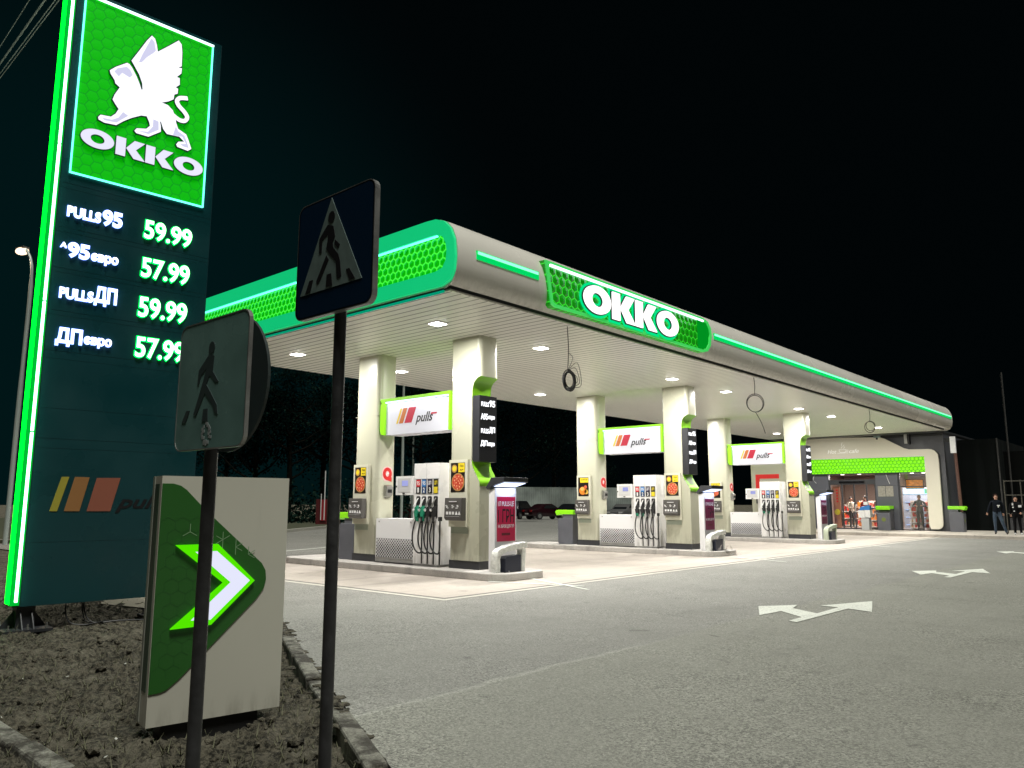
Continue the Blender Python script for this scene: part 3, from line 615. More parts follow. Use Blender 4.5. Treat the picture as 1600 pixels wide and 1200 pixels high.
# soffit of narrow metal planks running across the canopy
def soffit_mat():
    m = bpy.data.materials.new('soffit_planks'); m.use_nodes = True; nt = m.node_tree; N = NT(nt); b = nt.nodes['Principled BSDF']
    P, X = N.pos()
    t = N.m('ABSOLUTE', N.m('SUBTRACT', N.m('MODULO', N.m('ADD', X[1], 100.0), .22), .11))
    g = N.step(t, .088, .096)
    v = N.noise(P, .7, 3)
    base = N.mix(v, (.70, .69, .645), (.80, .79, .745))
    nt.links.new(N.mix(g, base, (.07, .065, .055)), b.inputs['Base Color']); b.inputs['Roughness'].default_value = .36
    bp = nt.nodes.new('ShaderNodeBump'); bp.inputs['Strength'].default_value = .5; bp.inputs['Distance'].default_value = .02; bp.invert = True
    nt.links.new(g, bp.inputs['Height']); nt.links.new(bp.outputs[0], b.inputs['Normal'])
    return m
MB().box(*[c for k in ((-18.0-CX, -9.19-CX), (8.84-CY, 42.3-CY), (0, .025)) for c in k]).build('soffit', soffit_mat(), cn)
MB().box(-9.192-CX, -9.170-CX, 8.825-CY, 42.3-CY, -.004, .0255).box(-18.0-CX, -9.192-CX, 8.825-CY, 8.839-CY, -.004, .0255).build('edge_profile', CREAM2, cn)
mb = MB()
for a in ((-9.30, -9.165, 8.815, 42.4), (-18.02, -9.30, 8.785, 8.92), (-18.02, -17.9, 8.92, 42.4)): mb.box(a[0]-CX, a[1]-CX, a[2]-CY, a[3]-CY, .026, .125)
mb.build('black_trim', BLACK, cn)  # black strip between soffit and fascia
mb = MB(); mb.box(-18.0-CX, -9.4-CX, 42.4-CY, 43.2-CY, -.03, .05); mb.build('rear_dark_strip', DARK, cn)  # dark strip across the gap between soffit and shop
# lit band on the short end
EF = [(-17.95, 5.24), (-9.33, 5.24), (-9.15, 5.30), (-9.06, 5.45), (-9.04, 5.62), (-9.07, 5.85), (-9.14, 6.04), (-9.27, 6.18), (-9.45, 6.25), (-9.7, 6.26), (-17.95, 6.26)]
EI = [(-17.8, 5.42), (-9.45, 5.40), (-9.27, 5.44), (-9.19, 5.56), (-9.17, 5.72), (-9.20, 5.88), (-9.29, 6.01), (-9.46, 6.06), (-17.8, 6.04)]
PE = [(-18.0, 5.13), (-9.3, 5.13), (-9.08, 5.2), (-8.99, 5.36), (-8.97, 5.6), (-9.0, 5.9), (-9.1, 6.12), (-9.26, 6.27), (-9.45, 6.34), (-9.7, 6.355), (-18.0, 6.355)]
MB().add(poly_mesh([PE, EI[::-1]], .03), FYC @ T((0, 0, -8.755))).build('end_frame', mat('end_green_spill', (.03, .42, .18), .4, emit=(.0, .52, .17), es=.9), cn)  # green light spilled on the cream end, put in as colour and glow
HEXL = hex_mat('fascia_honeycomb', 0, 2, .145, (.0, .40, .0), (.06, 1, .05), .13, es=1.0, base=(.01, .3, .01))
ep = MB().prism(EI, -8.775, -8.760, FYC).build('honeycomb_panel', HEXL, cn)
MB().prism([(-17.8, 6.0), (-9.40, 6.02), (-9.43, 6.05), (-17.8, 6.032)], -8.758, -8.74, FYC).build('panel_light', LEDC, ep)
MB().box(-17.95-CX, -9.3-CX, 8.80-CY, 8.815-CY, -.02, .022).build('under_light', emis('teal_led', (0, .40, .22), .8), cn)
# two light slots on the long side
def slot(y0, y1):
    t = MB().box(-8.975-CX, -8.940-CX, y0-CY, y1-CY, 5.645-CZ, 5.80-CZ).build('light_slot', LEDG2, cn)
    MB().box(-8.942-CX, -8.930-CX, y0+.02-CY, y1-.03-CY, 5.735-CZ, 5.785-CZ).build('slot_tube', LEDWG, t)
slot(9.23, 10.91); slot(17.94, 43.05)
SO = [(11.05, 6.07), (17.30, 6.07), (17.55, 6.02), (17.70, 5.88), (17.74, 5.72), (17.66, 5.42), (17.50, 5.26), (17.28, 5.20), (11.32, 5.20), (11.22, 5.24)]
SI = [(11.14, 6.02), (17.28, 6.02), (17.48, 5.97), (17.60, 5.86), (17.64, 5.72), (17.57, 5.46), (17.44, 5.32), (17.26, 5.26), (11.36, 5.26), (11.29, 5.29)]
HEXS = hex_mat('sign_honeycomb', 1, 2, .20, (.0, .15, .0), (.04, .75, .03), .07, es=.9, base=(.01, .25, .01))
sg = MB().prism(SO, -9.15, -8.925, FXC).build('name_sign', HEXS, cn)
MB().add(poly_mesh([SO, SI[::-1]], .02), FXC @ T((0, 0, -8.92))).build('sign_frame', mat('sign_rim', (.1, .5, .15), .35, emit=(.02, .6, .08), es=.7), sg)
MB().box(-8.925-CX, -8.885-CX, 11.2-CY, 17.3-CY, 5.975-CZ, 6.015-CZ).build('sign_light', emis('ice_led', (.7, 1, .95), 2.5), sg)
MB().prism([(17.02, 6.0), (17.28, 6.0), (17.44, 5.95), (17.57, 5.86), (17.60, 5.72), (17.54, 5.46), (17.42, 5.33), (17.25, 5.28), (17.02, 5.28)], -8.925, -8.915, FXC).build('sign_end_plate', emis('sign_green_plate', (.0, .28, .015), 1.0), sg)
for q in name_letters(12.2, 15.95, 5.305, 5.885):
    l = MB().add(poly_mesh(q, .02), FXC @ T((0, 0, -8.855))).build('letter', emis('name_white', (1, .98, .95), 1.5), sg)
    MB().add(poly_mesh(q, .020, .022), FXC @ T((0, 0, -8.885))).build('letter_edge', PBLK, l)
    MB().add(poly_mesh(q, .008, .075), FXC @ T((0, 0, -8.90))).build('letter_glow', emis('letter_back_glow', (.0, .8, .25), 1.0), l)

# downlights in the soffit
first = None
for i, (x, yy) in enumerate([(x, y) for y in (10.35, 13.6, 19.55, 22.95, 28.95, 32.4, 38.6) for x in (-11.1, -16.0)]):
    if first is None:
        first = thing('ceiling_light', 'x', 'ceiling light', (x, yy, 5.05), 0, 'square downlights in the canopy soffit')
        MB().box(-.16, .16, -.16, .16, -.02, -.001).build('housing', WHITE, first, bevel=.004)
        MB().box(-.125, .125, -.125, .125, -.032, -.021).build('diffuser', LAMPW, first)
        ld = bpy.data.lights.new('downlight', 'AREA'); ld.shape = 'SQUARE'; ld.size = .24; ld.energy = 250; ld.color = (1, .97, .915)
        lo = bpy.data.objects.new('downlight', ld); COL.objects.link(lo); lo.parent = first; lo.location = (0, 0, -.05)
        c = first
    else:
        c = copy_tree(first); c.location = (x, yy, 5.05)
    side = 'right' if x > -13 else 'left'
    rown = ['first from the lit end', 'second from the lit end', 'third from the lit end', 'fourth from the lit end', 'fifth from the lit end', 'sixth from the lit end', 'nearest the shop'][i//2]
    c['label'] = 'square soffit downlight, %s row, %s of the canopy' % (side, rown)

# ------------------------------------------------------------------ three pump islands: one of each thing, then copies
ISL = [(11.7, .22, 'nearest'), (21.0, 0, 'middle'), (30.35, 0, 'farthest')]
F0, DX0 = ISL[0][0], ISL[0][1]
REG = []                                       # (object, [labels for the middle and farthest island])
def rep(o, l2, l3): REG.append((o, l2, l3)); return o
def P0(x, y=0, z=0): return (x+DX0, F0+y, z)
KCONC = road_mat('island_kerb', (.46, .44, .415), False, .3)
io = MB().prism(rrect(-7.6, 0, -.45, 1.10, .42, 8), .0, .15).build('pump_island', KCONC, bevel=.018)
io.location = P0(-10.42); tag(io, 'raised concrete pump island nearest the camera', 'pump island', 'kerbed pump islands')
rep(io, 'raised concrete pump island in the middle of the three', 'raised concrete pump island nearest the shop')
# columns
def col_mesh(parent, niche):
    w = .90; d = .56
    if niche:
        prof = [(-.45, .17), (.45, .17), (.45, 1.72)]+smooth_line([(.44, 1.80), (.36, 1.92), (.25, 2.10), (.215, 2.22)], 4)+[(.215, 3.55)]+smooth_line([(.215, 3.60), (.235, 3.80), (.30, 3.93), (.45, 4.02)], 4)[1:]+[(.45, 5.04), (-.45, 5.04)]
    else: prof = [(-.45, .17), (.45, .17), (.45, 5.04), (-.45, 5.04)]
    mb = MB(); mb.prism(prof, -d, 0, FY)
    es = [e for e in mb.bm.edges if abs((e.verts[0].co-e.verts[1].co).normalized().z) > .9 and abs(abs(e.verts[0].co.x)-.45) < .02 and abs(abs(e.verts[1].co.x)-.45) < .02]
    if not niche: bmesh.ops.bevel(mb.bm, geom=es, offset=.13, segments=5, profile=.5, affect='EDGES')
    else:
        bmesh.ops.bevel(mb.bm, geom=[e for e in es if e.verts[0].co.x < 0 or max(e.verts[0].co.z, e.verts[1].co.z) > 4.5], offset=.11, segments=4, profile=.5, affect='EDGES')
    mb.build('cladding', CREAM, parent, smooth=True)
    MB().box(-.44, .44, .015, d-.015, .0, .17).build('plinth', DARK, parent)
    mb = MB(); mb.box(-.455, .455, -.005, d+.005, 4.93, 4.95); mb.box(-.452, .452, -.002, d+.002, 3.42, 3.425) if not niche else None
    mb.build('cover_joint', mat('cream_joint', (.45, .44, .36), .4), parent)
    if niche:
        g = smooth_line([(.44, 1.80), (.36, 1.92), (.25, 2.10), (.219, 2.22)], 4)+smooth_line([(.219, 3.58), (.24, 3.80), (.30, 3.93), (.45, 4.02)], 4)
        lo = smooth_line([(.452, 1.70), (.446, 1.80), (.367, 1.92), (.258, 2.10), (.222, 2.24)], 4); hi = smooth_line([(.222, 3.56), (.238, 3.79), (.298, 3.915), (.45, 4.01)], 4)
        for nm, L in (('lower_lime_curve', lo), ('upper_lime_curve', hi)):
            m2 = MB(); V = [[m2.bm.verts.new((x+.003, yy, z)) for x, z in L] for yy in (-.003, d+.003)]
            for i in range(len(L)-1): m2.bm.faces.new((V[0][i], V[1][i], V[1][i+1], V[0][i+1]))
            m2.build(nm, LIME, parent, smooth=True)
c1 = thing('canopy_column', 'cream canopy column beside the low cabinet on the nearest island', 'column', P0(-15.21, 0, .15), 0, 'cream canopy columns')
col_mesh(c1, False)
rep(c1, 'cream canopy column beside the low cabinet on the middle island', 'cream canopy column beside the low cabinet on the farthest island')
c2 = thing('canopy_column', 'cream canopy column with lime niche at the end of the nearest island', 'column', P0(-11.88, 0, .15), 0, 'cream canopy columns')
col_mesh(c2, True)
rep(c2, 'cream canopy column with lime niche at the end of the middle island', 'cream canopy column with lime niche at the end of the farthest island')
# price display standing in the niche
pdp = thing('fuel_display', 'black column display with white fuel names on the nearest island', 'display', P0(-11.66, .02, 2.36), 0, 'black fuel displays in the column niches')
MB().box(.0, .20, .0, .53, .0, 1.40).build('screen', mat('screen_grey', (.028, .029, .033), .3), pdp, bevel=.008)
for i, (a, b) in enumerate((('PULLS', '95'), ('A95', 'євро'), ('PULLS', 'ДП'), ('ДП', 'євро'))):
    z = 1.17-i*.285; mb = MB()
    if i in (0, 2): fit(mb, a, .05, .28, z, z+.10, .202, FX, .003, .03); fit(mb, b, .30, .48, z, z+.145, .202, FX, .003, .03)
    else: fit(mb, a, .04, .25, z, z+.135, .202, FX, .003, .03); fit(mb, b, .27, .47, z, z+.10, .202, FX, .003, .03)
    mb.build('fuel_lettering', emis('screen_white', (.95, .97, 1), 1.8), pdp)
rep(pdp, 'black column display with white fuel names on the middle island', 'black column display with white fuel names on the farthest island')
# poster frames
def poster(kind):
    mb = MB()
    r = MB().box(-.275, .275, -.075, .0, .0, 1.40).build('case', mat('poster_case', (.63, .62, .50), .35), None, bevel=.012)
    x0, x1, z0, z1 = -.215, .20, .72, 1.335
    sh = MB().box(x0, x1, -.080, -.074, z0, z1).build('poster_sheet', mat('poster_black', (.016, .011, .01), .3), r)
    def disc(cx, cz, rr, m, nm, y=-.081, sx=1): MB().prism(ellipse(cx, cz, rr*sx, rr, 20), -y, -y+.0015, FY).build(nm, m, sh)
    if kind == 'pizza':
        MB().box(.01, x1-.005, -.0822, -.080, z1-.20, z1-.01).build('yellow_note', YEL, sh)
        mb = MB(); fit(mb, 'ПІЦА', .05, .165, z1-.10, z1-.045, .083, FY, .0005, .02); fit(mb, 'від 99', .06, .155, z1-.17, z1-.13, .083, FY, .0005, .01); mb.build('note_lettering', PBLK, sh)
        disc(-.11, z1-.12, .085, mat('crust', (.45, .25, .07), .6), 'side_dish'); disc(-.11, z1-.12, .055, YEL, 'side_sauce', -.0825)
        disc(.0, .93, .19, mat('crust', (.45, .25, .07), .6), 'pizza_crust'); disc(.0, .93, .165, mat('pizza_sauce', (.55, .05, .02), .5), 'pizza_sauce', -.0825)
        mb = MB()
        for k in range(16):
            a = k*2.4; rr = .04+.105*math.sqrt((k+.5)/16); mb.prism(ellipse(rr*math.cos(a), .93+rr*math.sin(a), .026, .026, 8), .0842, .0855+k*.0001, FY)
        mb.build('pizza_topping', mat('salami', (.62, .12, .06), .5), sh)
        mb = MB()
        for k in range(14):
            a = k*2.4+1; rr = .15*math.sqrt((k+.5)/14); mb.prism(ellipse(rr*math.cos(a), .93+rr*math.sin(a), .012, .017, 6), .0858, .0872, FY)
        mb.build('pizza_cheese', mat('cheese', (.78, .55, .3), .5), sh)
    elif kind == 'burger':
        MB().box(x0+.08, x1-.005, -.0822, -.080, z1-.17, z1-.02).build('yellow_note', YEL, sh)
        mb = MB(); fit(mb, 'БУРГЕР', -.08, .165, z1-.10, z1-.05, .083, FY, .0005, .02); mb.build('note_lettering', PBLK, sh)
        disc(-.03, .90, .13, ORA, 'bun', -.081, 1.1); disc(.11, .86, .08, mat('fries', (.6, .35, .05), .6), 'fries'); disc(.08, 1.02, .06, mat('salami', (.62, .12, .06), .5), 'sauce_cup'); disc(-.05, .96, .06, mat('bun_light', (.85, .45, .12), .5), 'bun_top', -.0825, 1.2)
    else:
        MB().box(x0+.02, x1-.005, -.0822, -.080, z1-.17, z1-.01).build('yellow_note', YEL, sh)
        mb = MB(); fit(mb, 'КАВА', -.12, .15, z1-.12, z1-.05, .083, FY, .0005, .02); mb.build('note_lettering', PBLK, sh)
        disc(.03, .92, .10, mat('salami', (.62, .12, .06), .5), 'cup'); disc(.08, 1.02, .05, PWHT, 'cup_lid'); disc(-.08, .85, .07, ORA, 'pastry')
    MB().box(-.275, .235, -.004, .0, -.14, .0).build('lower_strip', mat('grey_green_strip', (.30, .34, .27), .5), r)  # thin grey-green strip below the case
    return r
def service_box():
    r = MB().prism([(0, 0), (.0, .47), (.13, .47), (.15, .05), (.10, .0)], -.25, .25, Matrix(((0, 0, 1, 0), (-1, 0, 0, 0), (0, 1, 0, 0), (0, 0, 0, 1)))).build('service_box', SERV, None, bevel=.008)
    mb = MB(); F = FY @ T((0, 0, .004))
    rng = random.Random(3)
    mb.box(-.11, .11, -.148, -.138, .385, .40)
    for i in range(3):
        x = -.17+i*.14
        for k in range(5): a = rng.uniform(-.03, .05); b = rng.uniform(-.035, .03); mb.box(x+a-.012, x+a+.02, -.150, -.138, .29+b-.008, .29+b+.010)
    for i in range(5): x = -.185+i*.088; mb.box(x, x+.055, -.154, -.140, .125, .125+(.06 if i < 3 else .075)) if i < 3 else mb.prism([(x, .12), (x+.07, .12), (x+.035, .19)], .142, .154, FY)
    mb.box(-.2, .2, -.154, -.143, .085, .089); mb.build('pictogram', PWHT, r)
    return r
POST = {}
def put(o, loc, label, cat, group):
    o.location = loc; tag(o, label, cat, group); return o
WHERE = {0: 'on the nearest island', 1: 'on the middle island', 2: 'on the farthest island'}
CNM = {0: 'the column by the cabinet', 1: 'the lime niche column'}
protos = {k: poster(k) for k in ('pizza', 'burger', 'coffee')}; sproto = service_box(); used = set(); sb_used = False
for i, (f, dx, nm) in enumerate(ISL):
    for j, x in enumerate((-15.29, -11.98)):
        k = 'pizza' if j == 1 or i == 0 else ('burger' if i == 1 else 'coffee')
        o = protos[k] if k not in used else copy_tree(protos[k]); used.add(k)
        o.name = 'wall_poster'
        put(o, (x+dx, f, 1.01), 'cream case with %s advert on %s, %s island' % (k, CNM[j], nm), 'poster', 'poster cases on the canopy columns')
        b = sproto if not sb_used else copy_tree(sproto); sb_used = True
        put(b, (x+dx-.01, f-.075, 1.14), 'grey service box with white pictograms on %s, %s island' % (CNM[j], nm), 'service box', 'grey service boxes under the posters')
# red round sticker and dispenser on the side of the first column
qs = thing('payment_sticker', 'red round letter Q sticker on the side of the nearest island column', 'sticker', P0(-14.76, .30, 2.17), 0, 'red payment stickers')
MB().add(poly_mesh([[(p[0], p[1]) for p in ellipse(0, .02, .135, .15, 24)], [(p[0], p[1]) for p in ellipse(0, .02, .055, .07, 16)][::-1]], .003), FX @ T((0, 0, .005))).prism([(.0, -.13), (.13, -.17), (.13, -.06), (.06, -.05)], .002, .009, FX).build('red_letter', RED, qs)
MB().prism(rrect(-.155, .155, -.16, .19, .12), .0, .002, FX).build('backing', mat('sticker_pink', (.75, .5, .5), .4), qs)
MB().prism([(-.04, .0), (.0, .06), (.05, .05), (.04, .01), (.0, .02), (-.01, -.03)], .003, .008, FX).build('white_emblem', PWHT, qs)
rep(qs, 'red round letter Q sticker on the side of the middle island column', 'red round letter Q sticker on the side of the farthest island column')
gd = thing('glove_dispenser', 'small grey glove dispenser below the red sticker on the nearest island', 'dispenser', P0(-14.76, .22, 1.62), 0, 'grey glove dispensers')
MB().prism([(0, .0), (.10, .06), (.12, .26), (.06, .30), (0, .30)], -.02, .17, Matrix(((1, 0, 0, 0), (0, 0, 1, 0), (0, 1, 0, 0), (0, 0, 0, 1)))).build('case', STEEL, gd, bevel=.006)
MB().box(.10, .125, .02, .13, .12, .2).build('slot', BLACK, gd)
rep(gd, 'small grey glove dispenser below the red sticker on the middle island', 'small grey glove dispenser below the red sticker on the farthest island')
# white brand beam between the columns
bm_ = thing('brand_beam', 'white lit beam with striped emblem and italic lettering on the nearest island', 'illuminated sign', P0(-13.54, .06, 3.08), 0, 'white lit beams between the columns')
BW = mat('beam_white', (.56, .57, .63), .4, emit=(.62, .64, .72), es=.06)
MB().box(-1.02, 1.14, .0, .46, .0, .74).build('panel', BW, bm_, bevel=.006)
MB().box(-1.18, 1.20, -.05, .50, .79, .86).build('lime_cap', LIME, bm_, bevel=.02)
MB().box(-1.06, 1.15, -.035, .0, .755, .788).build('light_bar', LEDWB, bm_)
MB().prism([(-1.02, .0), (-1.15, .02), (-1.185, .12), (-1.185, .70), (-1.13, .79), (-1.02, .79)], -.50, .045, FY).build('lime_end', LIMEL, bm_)
MB().box(1.14, 1.20, -.045, .5, .0, .79).build('lime_end', LIMEL, bm_)
MB().box(-1.21, -1.187, .02, .48, .02, .55).build('mounting_plate', DARK, bm_)
sk = lambda x0, x1: [(x0+.075, .60), (x1+.075, .60), (x1-.075, .25), (x0-.075, .25)]
for (a, b), c in zip(((-.56, -.50), (-.46, -.32), (-.27, -.02)), (mat('stripe_yellow', (.60, .42, .02), .5), mat('stripe_orange', (.42, .12, .015), .5), mat('stripe_red', (.40, .006, .03), .5))):
    MB().prism(sk(a-.02, b-.02), .0, .004, FY).build('slanted_stripe', c, bm_)
mb = MB(); fit(mb, 'pulls', .02, .60, .18, .46, .003, FY, .002, .012, .35); mb.build('brand_lettering', PBLK, bm_)
MB().prism([(.52, .395), (.72, .395), (.74, .43), (.55, .43)], .0, .004, FY).build('red_dash', mat('stripe_red', (.55, .015, .05), .5), bm_)
ld = bpy.data.lights.new('beam_glow', 'AREA'); ld.shape = 'RECTANGLE'; ld.size = 2.0; ld.size_y = .02; ld.energy = 5; ld.color = (.75, .8, 1)
lo = bpy.data.objects.new('beam_glow', ld); COL.objects.link(lo); lo.parent = bm_; lo.location = (.05, -.045, .75); lo.rotation_euler = (R(18), 0, 0)
rep(bm_, 'white lit beam with striped emblem and italic lettering on the middle island', 'white lit beam with striped emblem and italic lettering on the farthest island')
# fuel dispenser
fd = thing('fuel_dispenser', 'white four nozzle fuel dispenser with two green handled nozzles on the nearest island', 'fuel dispenser', P0(-13.36, -.08, .15), 0, 'white fuel dispensers')
PUMPW = mat('dispenser_white', (.86, .85, .84), .3, var=.02, scale=3)
add_dirt(PUMPW, .2, .7, (.22, .20, .17), .4)
tw = MB().box(.0, .815, .0, .62, .05, 2.22).build('hose_tower', PUMPW, fd, bevel=.012)
MB().box(.01, .80, .01, .61, .0, .05).build('base', STEEL, fd)
MB().box(-1.33, -.005, .03, .58, .03, 1.0).build('hydraulic_cabinet', WHITE2, fd, bevel=.012)
def perf_mat():
    m = bpy.data.materials.new('perforated_panel'); m.use_nodes = True; nt = m.node_tree; N = NT(nt); b = nt.nodes['Principled BSDF']
    _, X = N.pos(True); s = .085
    def cell(ox, oz):
        a = N.m('SUBTRACT', N.m('MODULO', N.m('ADD', N.m('DIVIDE', X[0], s), 100+ox), 1.0), .5); c = N.m('SUBTRACT', N.m('MODULO', N.m('ADD', N.m('DIVIDE', X[2], s*.9), 100+oz), 1.0), .5)
        return N.m('ADD', N.m('MULTIPLY', a, a), N.m('MULTIPLY', c, c))
    d = N.m('SQRT', N.m('MINIMUM', cell(0, 0), cell(.5, .5)))
    rr = N.m('MULTIPLY', N.m('SUBTRACT', 1.0, N.step(X[2], .30, .62)), .10)
    k = N.m('GREATER_THAN', d, N.m('ADD', rr, .20))
    nt.links.new(N.mix(k, (.02, .02, .022), (.62, .62, .64)), b.inputs['Base Color']); b.inputs['Roughness'].default_value = .4
    return m
MB().box(-1.30, -.03, .022, .031, .13, .56).build('perforated_panel', perf_mat(), fd)
MB().box(-1.31, -.02, .02, .031, .03, .12).build('cabinet_plinth', STEEL, fd)
mb = MB()
for x in (-1.22, -.12): mb.prism(ellipse(x, .93, .018, .018, 10), -.03, -.022, FY)
mb.build('cabinet_lock', STEEL, fd)
hd = MB().box(-.60, -.03, -.02, .22, 1.53, 1.95).build('display_head', WHITE, fd, bevel=.02)
MB().box(-.53, -.10, -.026, -.018, 1.59, 1.90).build('bezel', mat('bezel_white', (.60, .60, .60), .4), hd)
MB().box(-.38, -.18, -.032, -.024, 1.73, 1.85).build('lcd_screen', emis('lcd', (.42, .45, .85), .9), hd)
MB().box(-.585, -.56, -.03, -.015, 1.70, 1.74).box(-.36, -.29, -.03, -.015, 1.545, 1.57).build('display_lock', BLACK, hd)
MB().box(-.06, .02, .05, .2, 1.55, 1.9).build('display_arm', WHITE, fd)
MB().box(-.16, -.04, .12, .25, 1.0, 1.55).build('display_post', WHITE, fd)
mb = MB().box(.012, .803, -.004, .0, 1.875, 1.881).box(.40, .404, -.004, .0, 1.88, 2.2); mb.build('panel_seam', mat('seam_grey', (.4, .4, .4), .5), tw)
cols = (mat('label_red', (.65, .02, .03), .4), BLUE, mat('label_violet', (.03, .02, .06), .4), mat('label_black', (.015, .015, .01), .4))
cols2 = (PBLK, mat('label_navy', (.01, .05, .16), .4), PBLK, mat('label_yellow', (.75, .6, .03), .4))
for i in range(4):
    x = .085+i*.187
    l = MB().box(x-.01, x+.135, -.010, .0, 1.555, 1.87).build('grade_label', PBLK, tw)
    MB().box(x, x+.125, -.013, -.009, 1.71, 1.86).build('grade_field', cols[i], l)
    MB().box(x, x+.125, -.013, -.009, 1.565, 1.70).build('number_field', cols2[i], l)
    mb = MB(); fit(mb, ('95', '95', 'ДП', 'ДП')[i], x+.015, x+.11, 1.74, 1.83, .0135, FY, .001, .02); fit(mb, str(i+1), x+.035, x+.09, 1.58, 1.69, .0135, FY, .001, .03); mb.build('grade_number', PWHT if i < 3 else YEL, l)
    hb = MB().prism(rrect(x+.0, x+.125, 1.02, 1.50, .03), -.001, .006, FY).build('nozzle_boot', BLACK, tw)
    grip = mat('grip_green', (.02, .28, .16), .45) if i < 2 else mat('grip_black', (.02, .02, .022), .45)
    nz = MB()
    nz.prism([(x+.02, 1.05), (x+.10, 1.05), (x+.115, 1.20), (x+.10, 1.30), (x+.02, 1.26), (x-.01, 1.17)], .012, .075, FY)
    nz = nz.build('nozzle', grip, tw, bevel=.012)
    MB().tube([(x+.03, -.10, 1.27), (x+.055, -.085, 1.33), (x+.085, -.06, 1.42), (x+.095, -.03, 1.46)], [.022, .02, .014, .012], 8).build('spout', PWHT if i < 2 else STEEL, nz)
    MB().ball((x-.005, -.07, 1.20), .035).build('nozzle_guard', PWHT, nz)
    MB().prism([(x+.02, .96), (x+.09, .96), (x+.10, 1.06), (x+.01, 1.06)], .01, .06, FY).build('swivel', grip if i < 2 else mat('swivel_grey', (.3, .3, .3), .5), nz)
    hz = [(x+.05, -.05, 1.0), (x+.045, -.10, .88), (x+.03, -.13, .65), (x+.06, -.13, .45), (x+.14, -.12, .33), (x+.20, -.08, .285), (x+.238, -.05, .33), (x+.242, -.04, .6), (x+.242, -.04, 1.0)]
    MB().tube(smooth_line(hz, 5), .017, 8).build('hose', BLACK, tw, smooth=True)
    MB().tube([(x+.242, -.04, .33), (x+.242, -.04, .06)], .015, 8).build('hose_tail', BLACK, tw, smooth=True)
    MB().box(x+.215, x+.27, -.07, .0, .97, 1.06).build('hose_outlet', BLACK, tw)
rep(fd, 'white four nozzle fuel dispenser with dark nozzles on the middle island', 'white four nozzle fuel dispenser before the red marked board on the farthest island')
# promo totem at the tip
pt = thing('promo_totem', 'white totem with crimson poster and dark roof on the nearest island tip', 'advertising stand', P0(-11.2, .02, .15), 0, 'white promo totems')
MB().prism([(.02, .0), (.19, .0), (.19, 1.66), (.02, 1.60)], -.66, .0, FY).build('post_panel', WHITE2, pt, bevel=.008)
MB().prism([(-.04, 1.66), (.02, 1.62), (.14, 1.70), (.48, 1.78), (.48, 1.87), (.12, 1.87)], -.70, .04, FY).build('roof', DARK, pt, bevel=.006)
MB().prism([(.16, 1.690), (.45, 1.762), (.45, 1.755), (.16, 1.683)], -.66, .0, FY).build('roof_light', LEDWB, pt)
ps = MB().box(.19, .196, .06, .62, .58, 1.48).build('poster_sheet', PINK, pt)
mb = MB(); fit(mb, '1Л PULLS-ЦЕ', .09, .58, 1.27, 1.39, .197, FX, .001, .02); mb.build('white_lettering', PWHT, ps)
mb = MB(); fit(mb, 'НА ЗБРОЮ ДЛЯ ГУР', .09, .58, .84, .92, .197, FX, .001, .015); mb.build('white_lettering', PWHT, ps)
mb = MB(); fit(mb, '1 ГРН', .09, .58, .96, 1.23, .197, FX, .001, .01); fit(mb, 'ДЯКУЄМО', .18, .48, .70, .75, .197, FX, .001, .01) if False else None; mb.build('dark_lettering', PBLK, ps)
MB().box(.196, .198, .2, .46, .70, .75).build('dark_strip', mat('poster_dark_red', (.12, .005, .012), .4), ps)
ld = bpy.data.lights.new('totem_glow', 'AREA'); ld.shape = 'RECTANGLE'; ld.size = .25; ld.size_y = .55; ld.energy = 4; ld.color = (.62, .7, 1)
lo = bpy.data.objects.new('totem_glow', ld); COL.objects.link(lo); lo.parent = pt; lo.location = (.33, .33, 1.70); lo.rotation_euler = (0, R(-14), 0)
rep(pt, 'white totem with crimson poster and dark roof on the middle island tip', 'white totem with crimson poster and dark roof on the farthest island tip')
# bumper guard wrapped in film
FILM = mat('wrinkled_film', (.70, .71, .67), .15, bump=.9, bscale=22, var=.15, scale=14)
bg_ = thing('bumper_guard', 'curved bumper guard wrapped in wrinkled film on the nearest island tip', 'bumper', P0(-10.78, -.20, .15), 0, 'bumper guards on the island tips')
ln = smooth_line([(0, 0, .0), (.0, .0, .30), (.02, .06, .40), (.05, .25, .46), (.07, .55, .50), (.07, .78, .52)], 5)
mb = MB()
def sweep(mb, line, hw, hh, jit=0):
    prev = None
    for i, p in enumerate(line):
        p = Vector(p); d = (Vector(line[min(i+1, len(line)-1)])-Vector(line[max(i-1, 0)])).normalized(); nrm = Vector((0, -d.z, d.y)).normalized()
        ring = []
        for a, b in ((-1, -1), (0, -1.08), (1, -1), (1.08, 0), (1, 1), (0, 1.08), (-1, 1), (-1.08, 0)):
            j = Vector((random.uniform(-jit, jit), random.uniform(-jit, jit), random.uniform(-jit, jit)))
            ring.append(mb.bm.verts.new(p+Vector((a*hw, 0, 0))+nrm*b*hh+j))
        if prev:
            for k in range(8): mb.bm.faces.new((prev[k], prev[(k+1) % 8], ring[(k+1) % 8], ring[k]))
        else: mb.bm.faces.new(ring[::-1])
        prev = ring
    mb.bm.faces.new(prev); return mb
sweep(mb, ln, .085, .055, .010); mb.build('wrapped_bar', FILM, bg_, smooth=True)
mb = MB(); sweep(mb, [(.05, .68, .0), (.055, .68, .2), (.07, .70, .44)], .08, .05, .008); mb.build('wrapped_leg', FILM, bg_, smooth=True)
MB().prism([(.12, .0), (.60, .0), (.60, .33), (.20, .31), (.12, .27)], -.04, .15, FX).build('dark_block', mat('block_navy', (.02, .023, .04), .35), bg_, bevel=.012)
MB().tube([(.15, .22, .0), (.16, .22, .03)], .015, 8).build('fixing_bolt', STEEL, bg_)
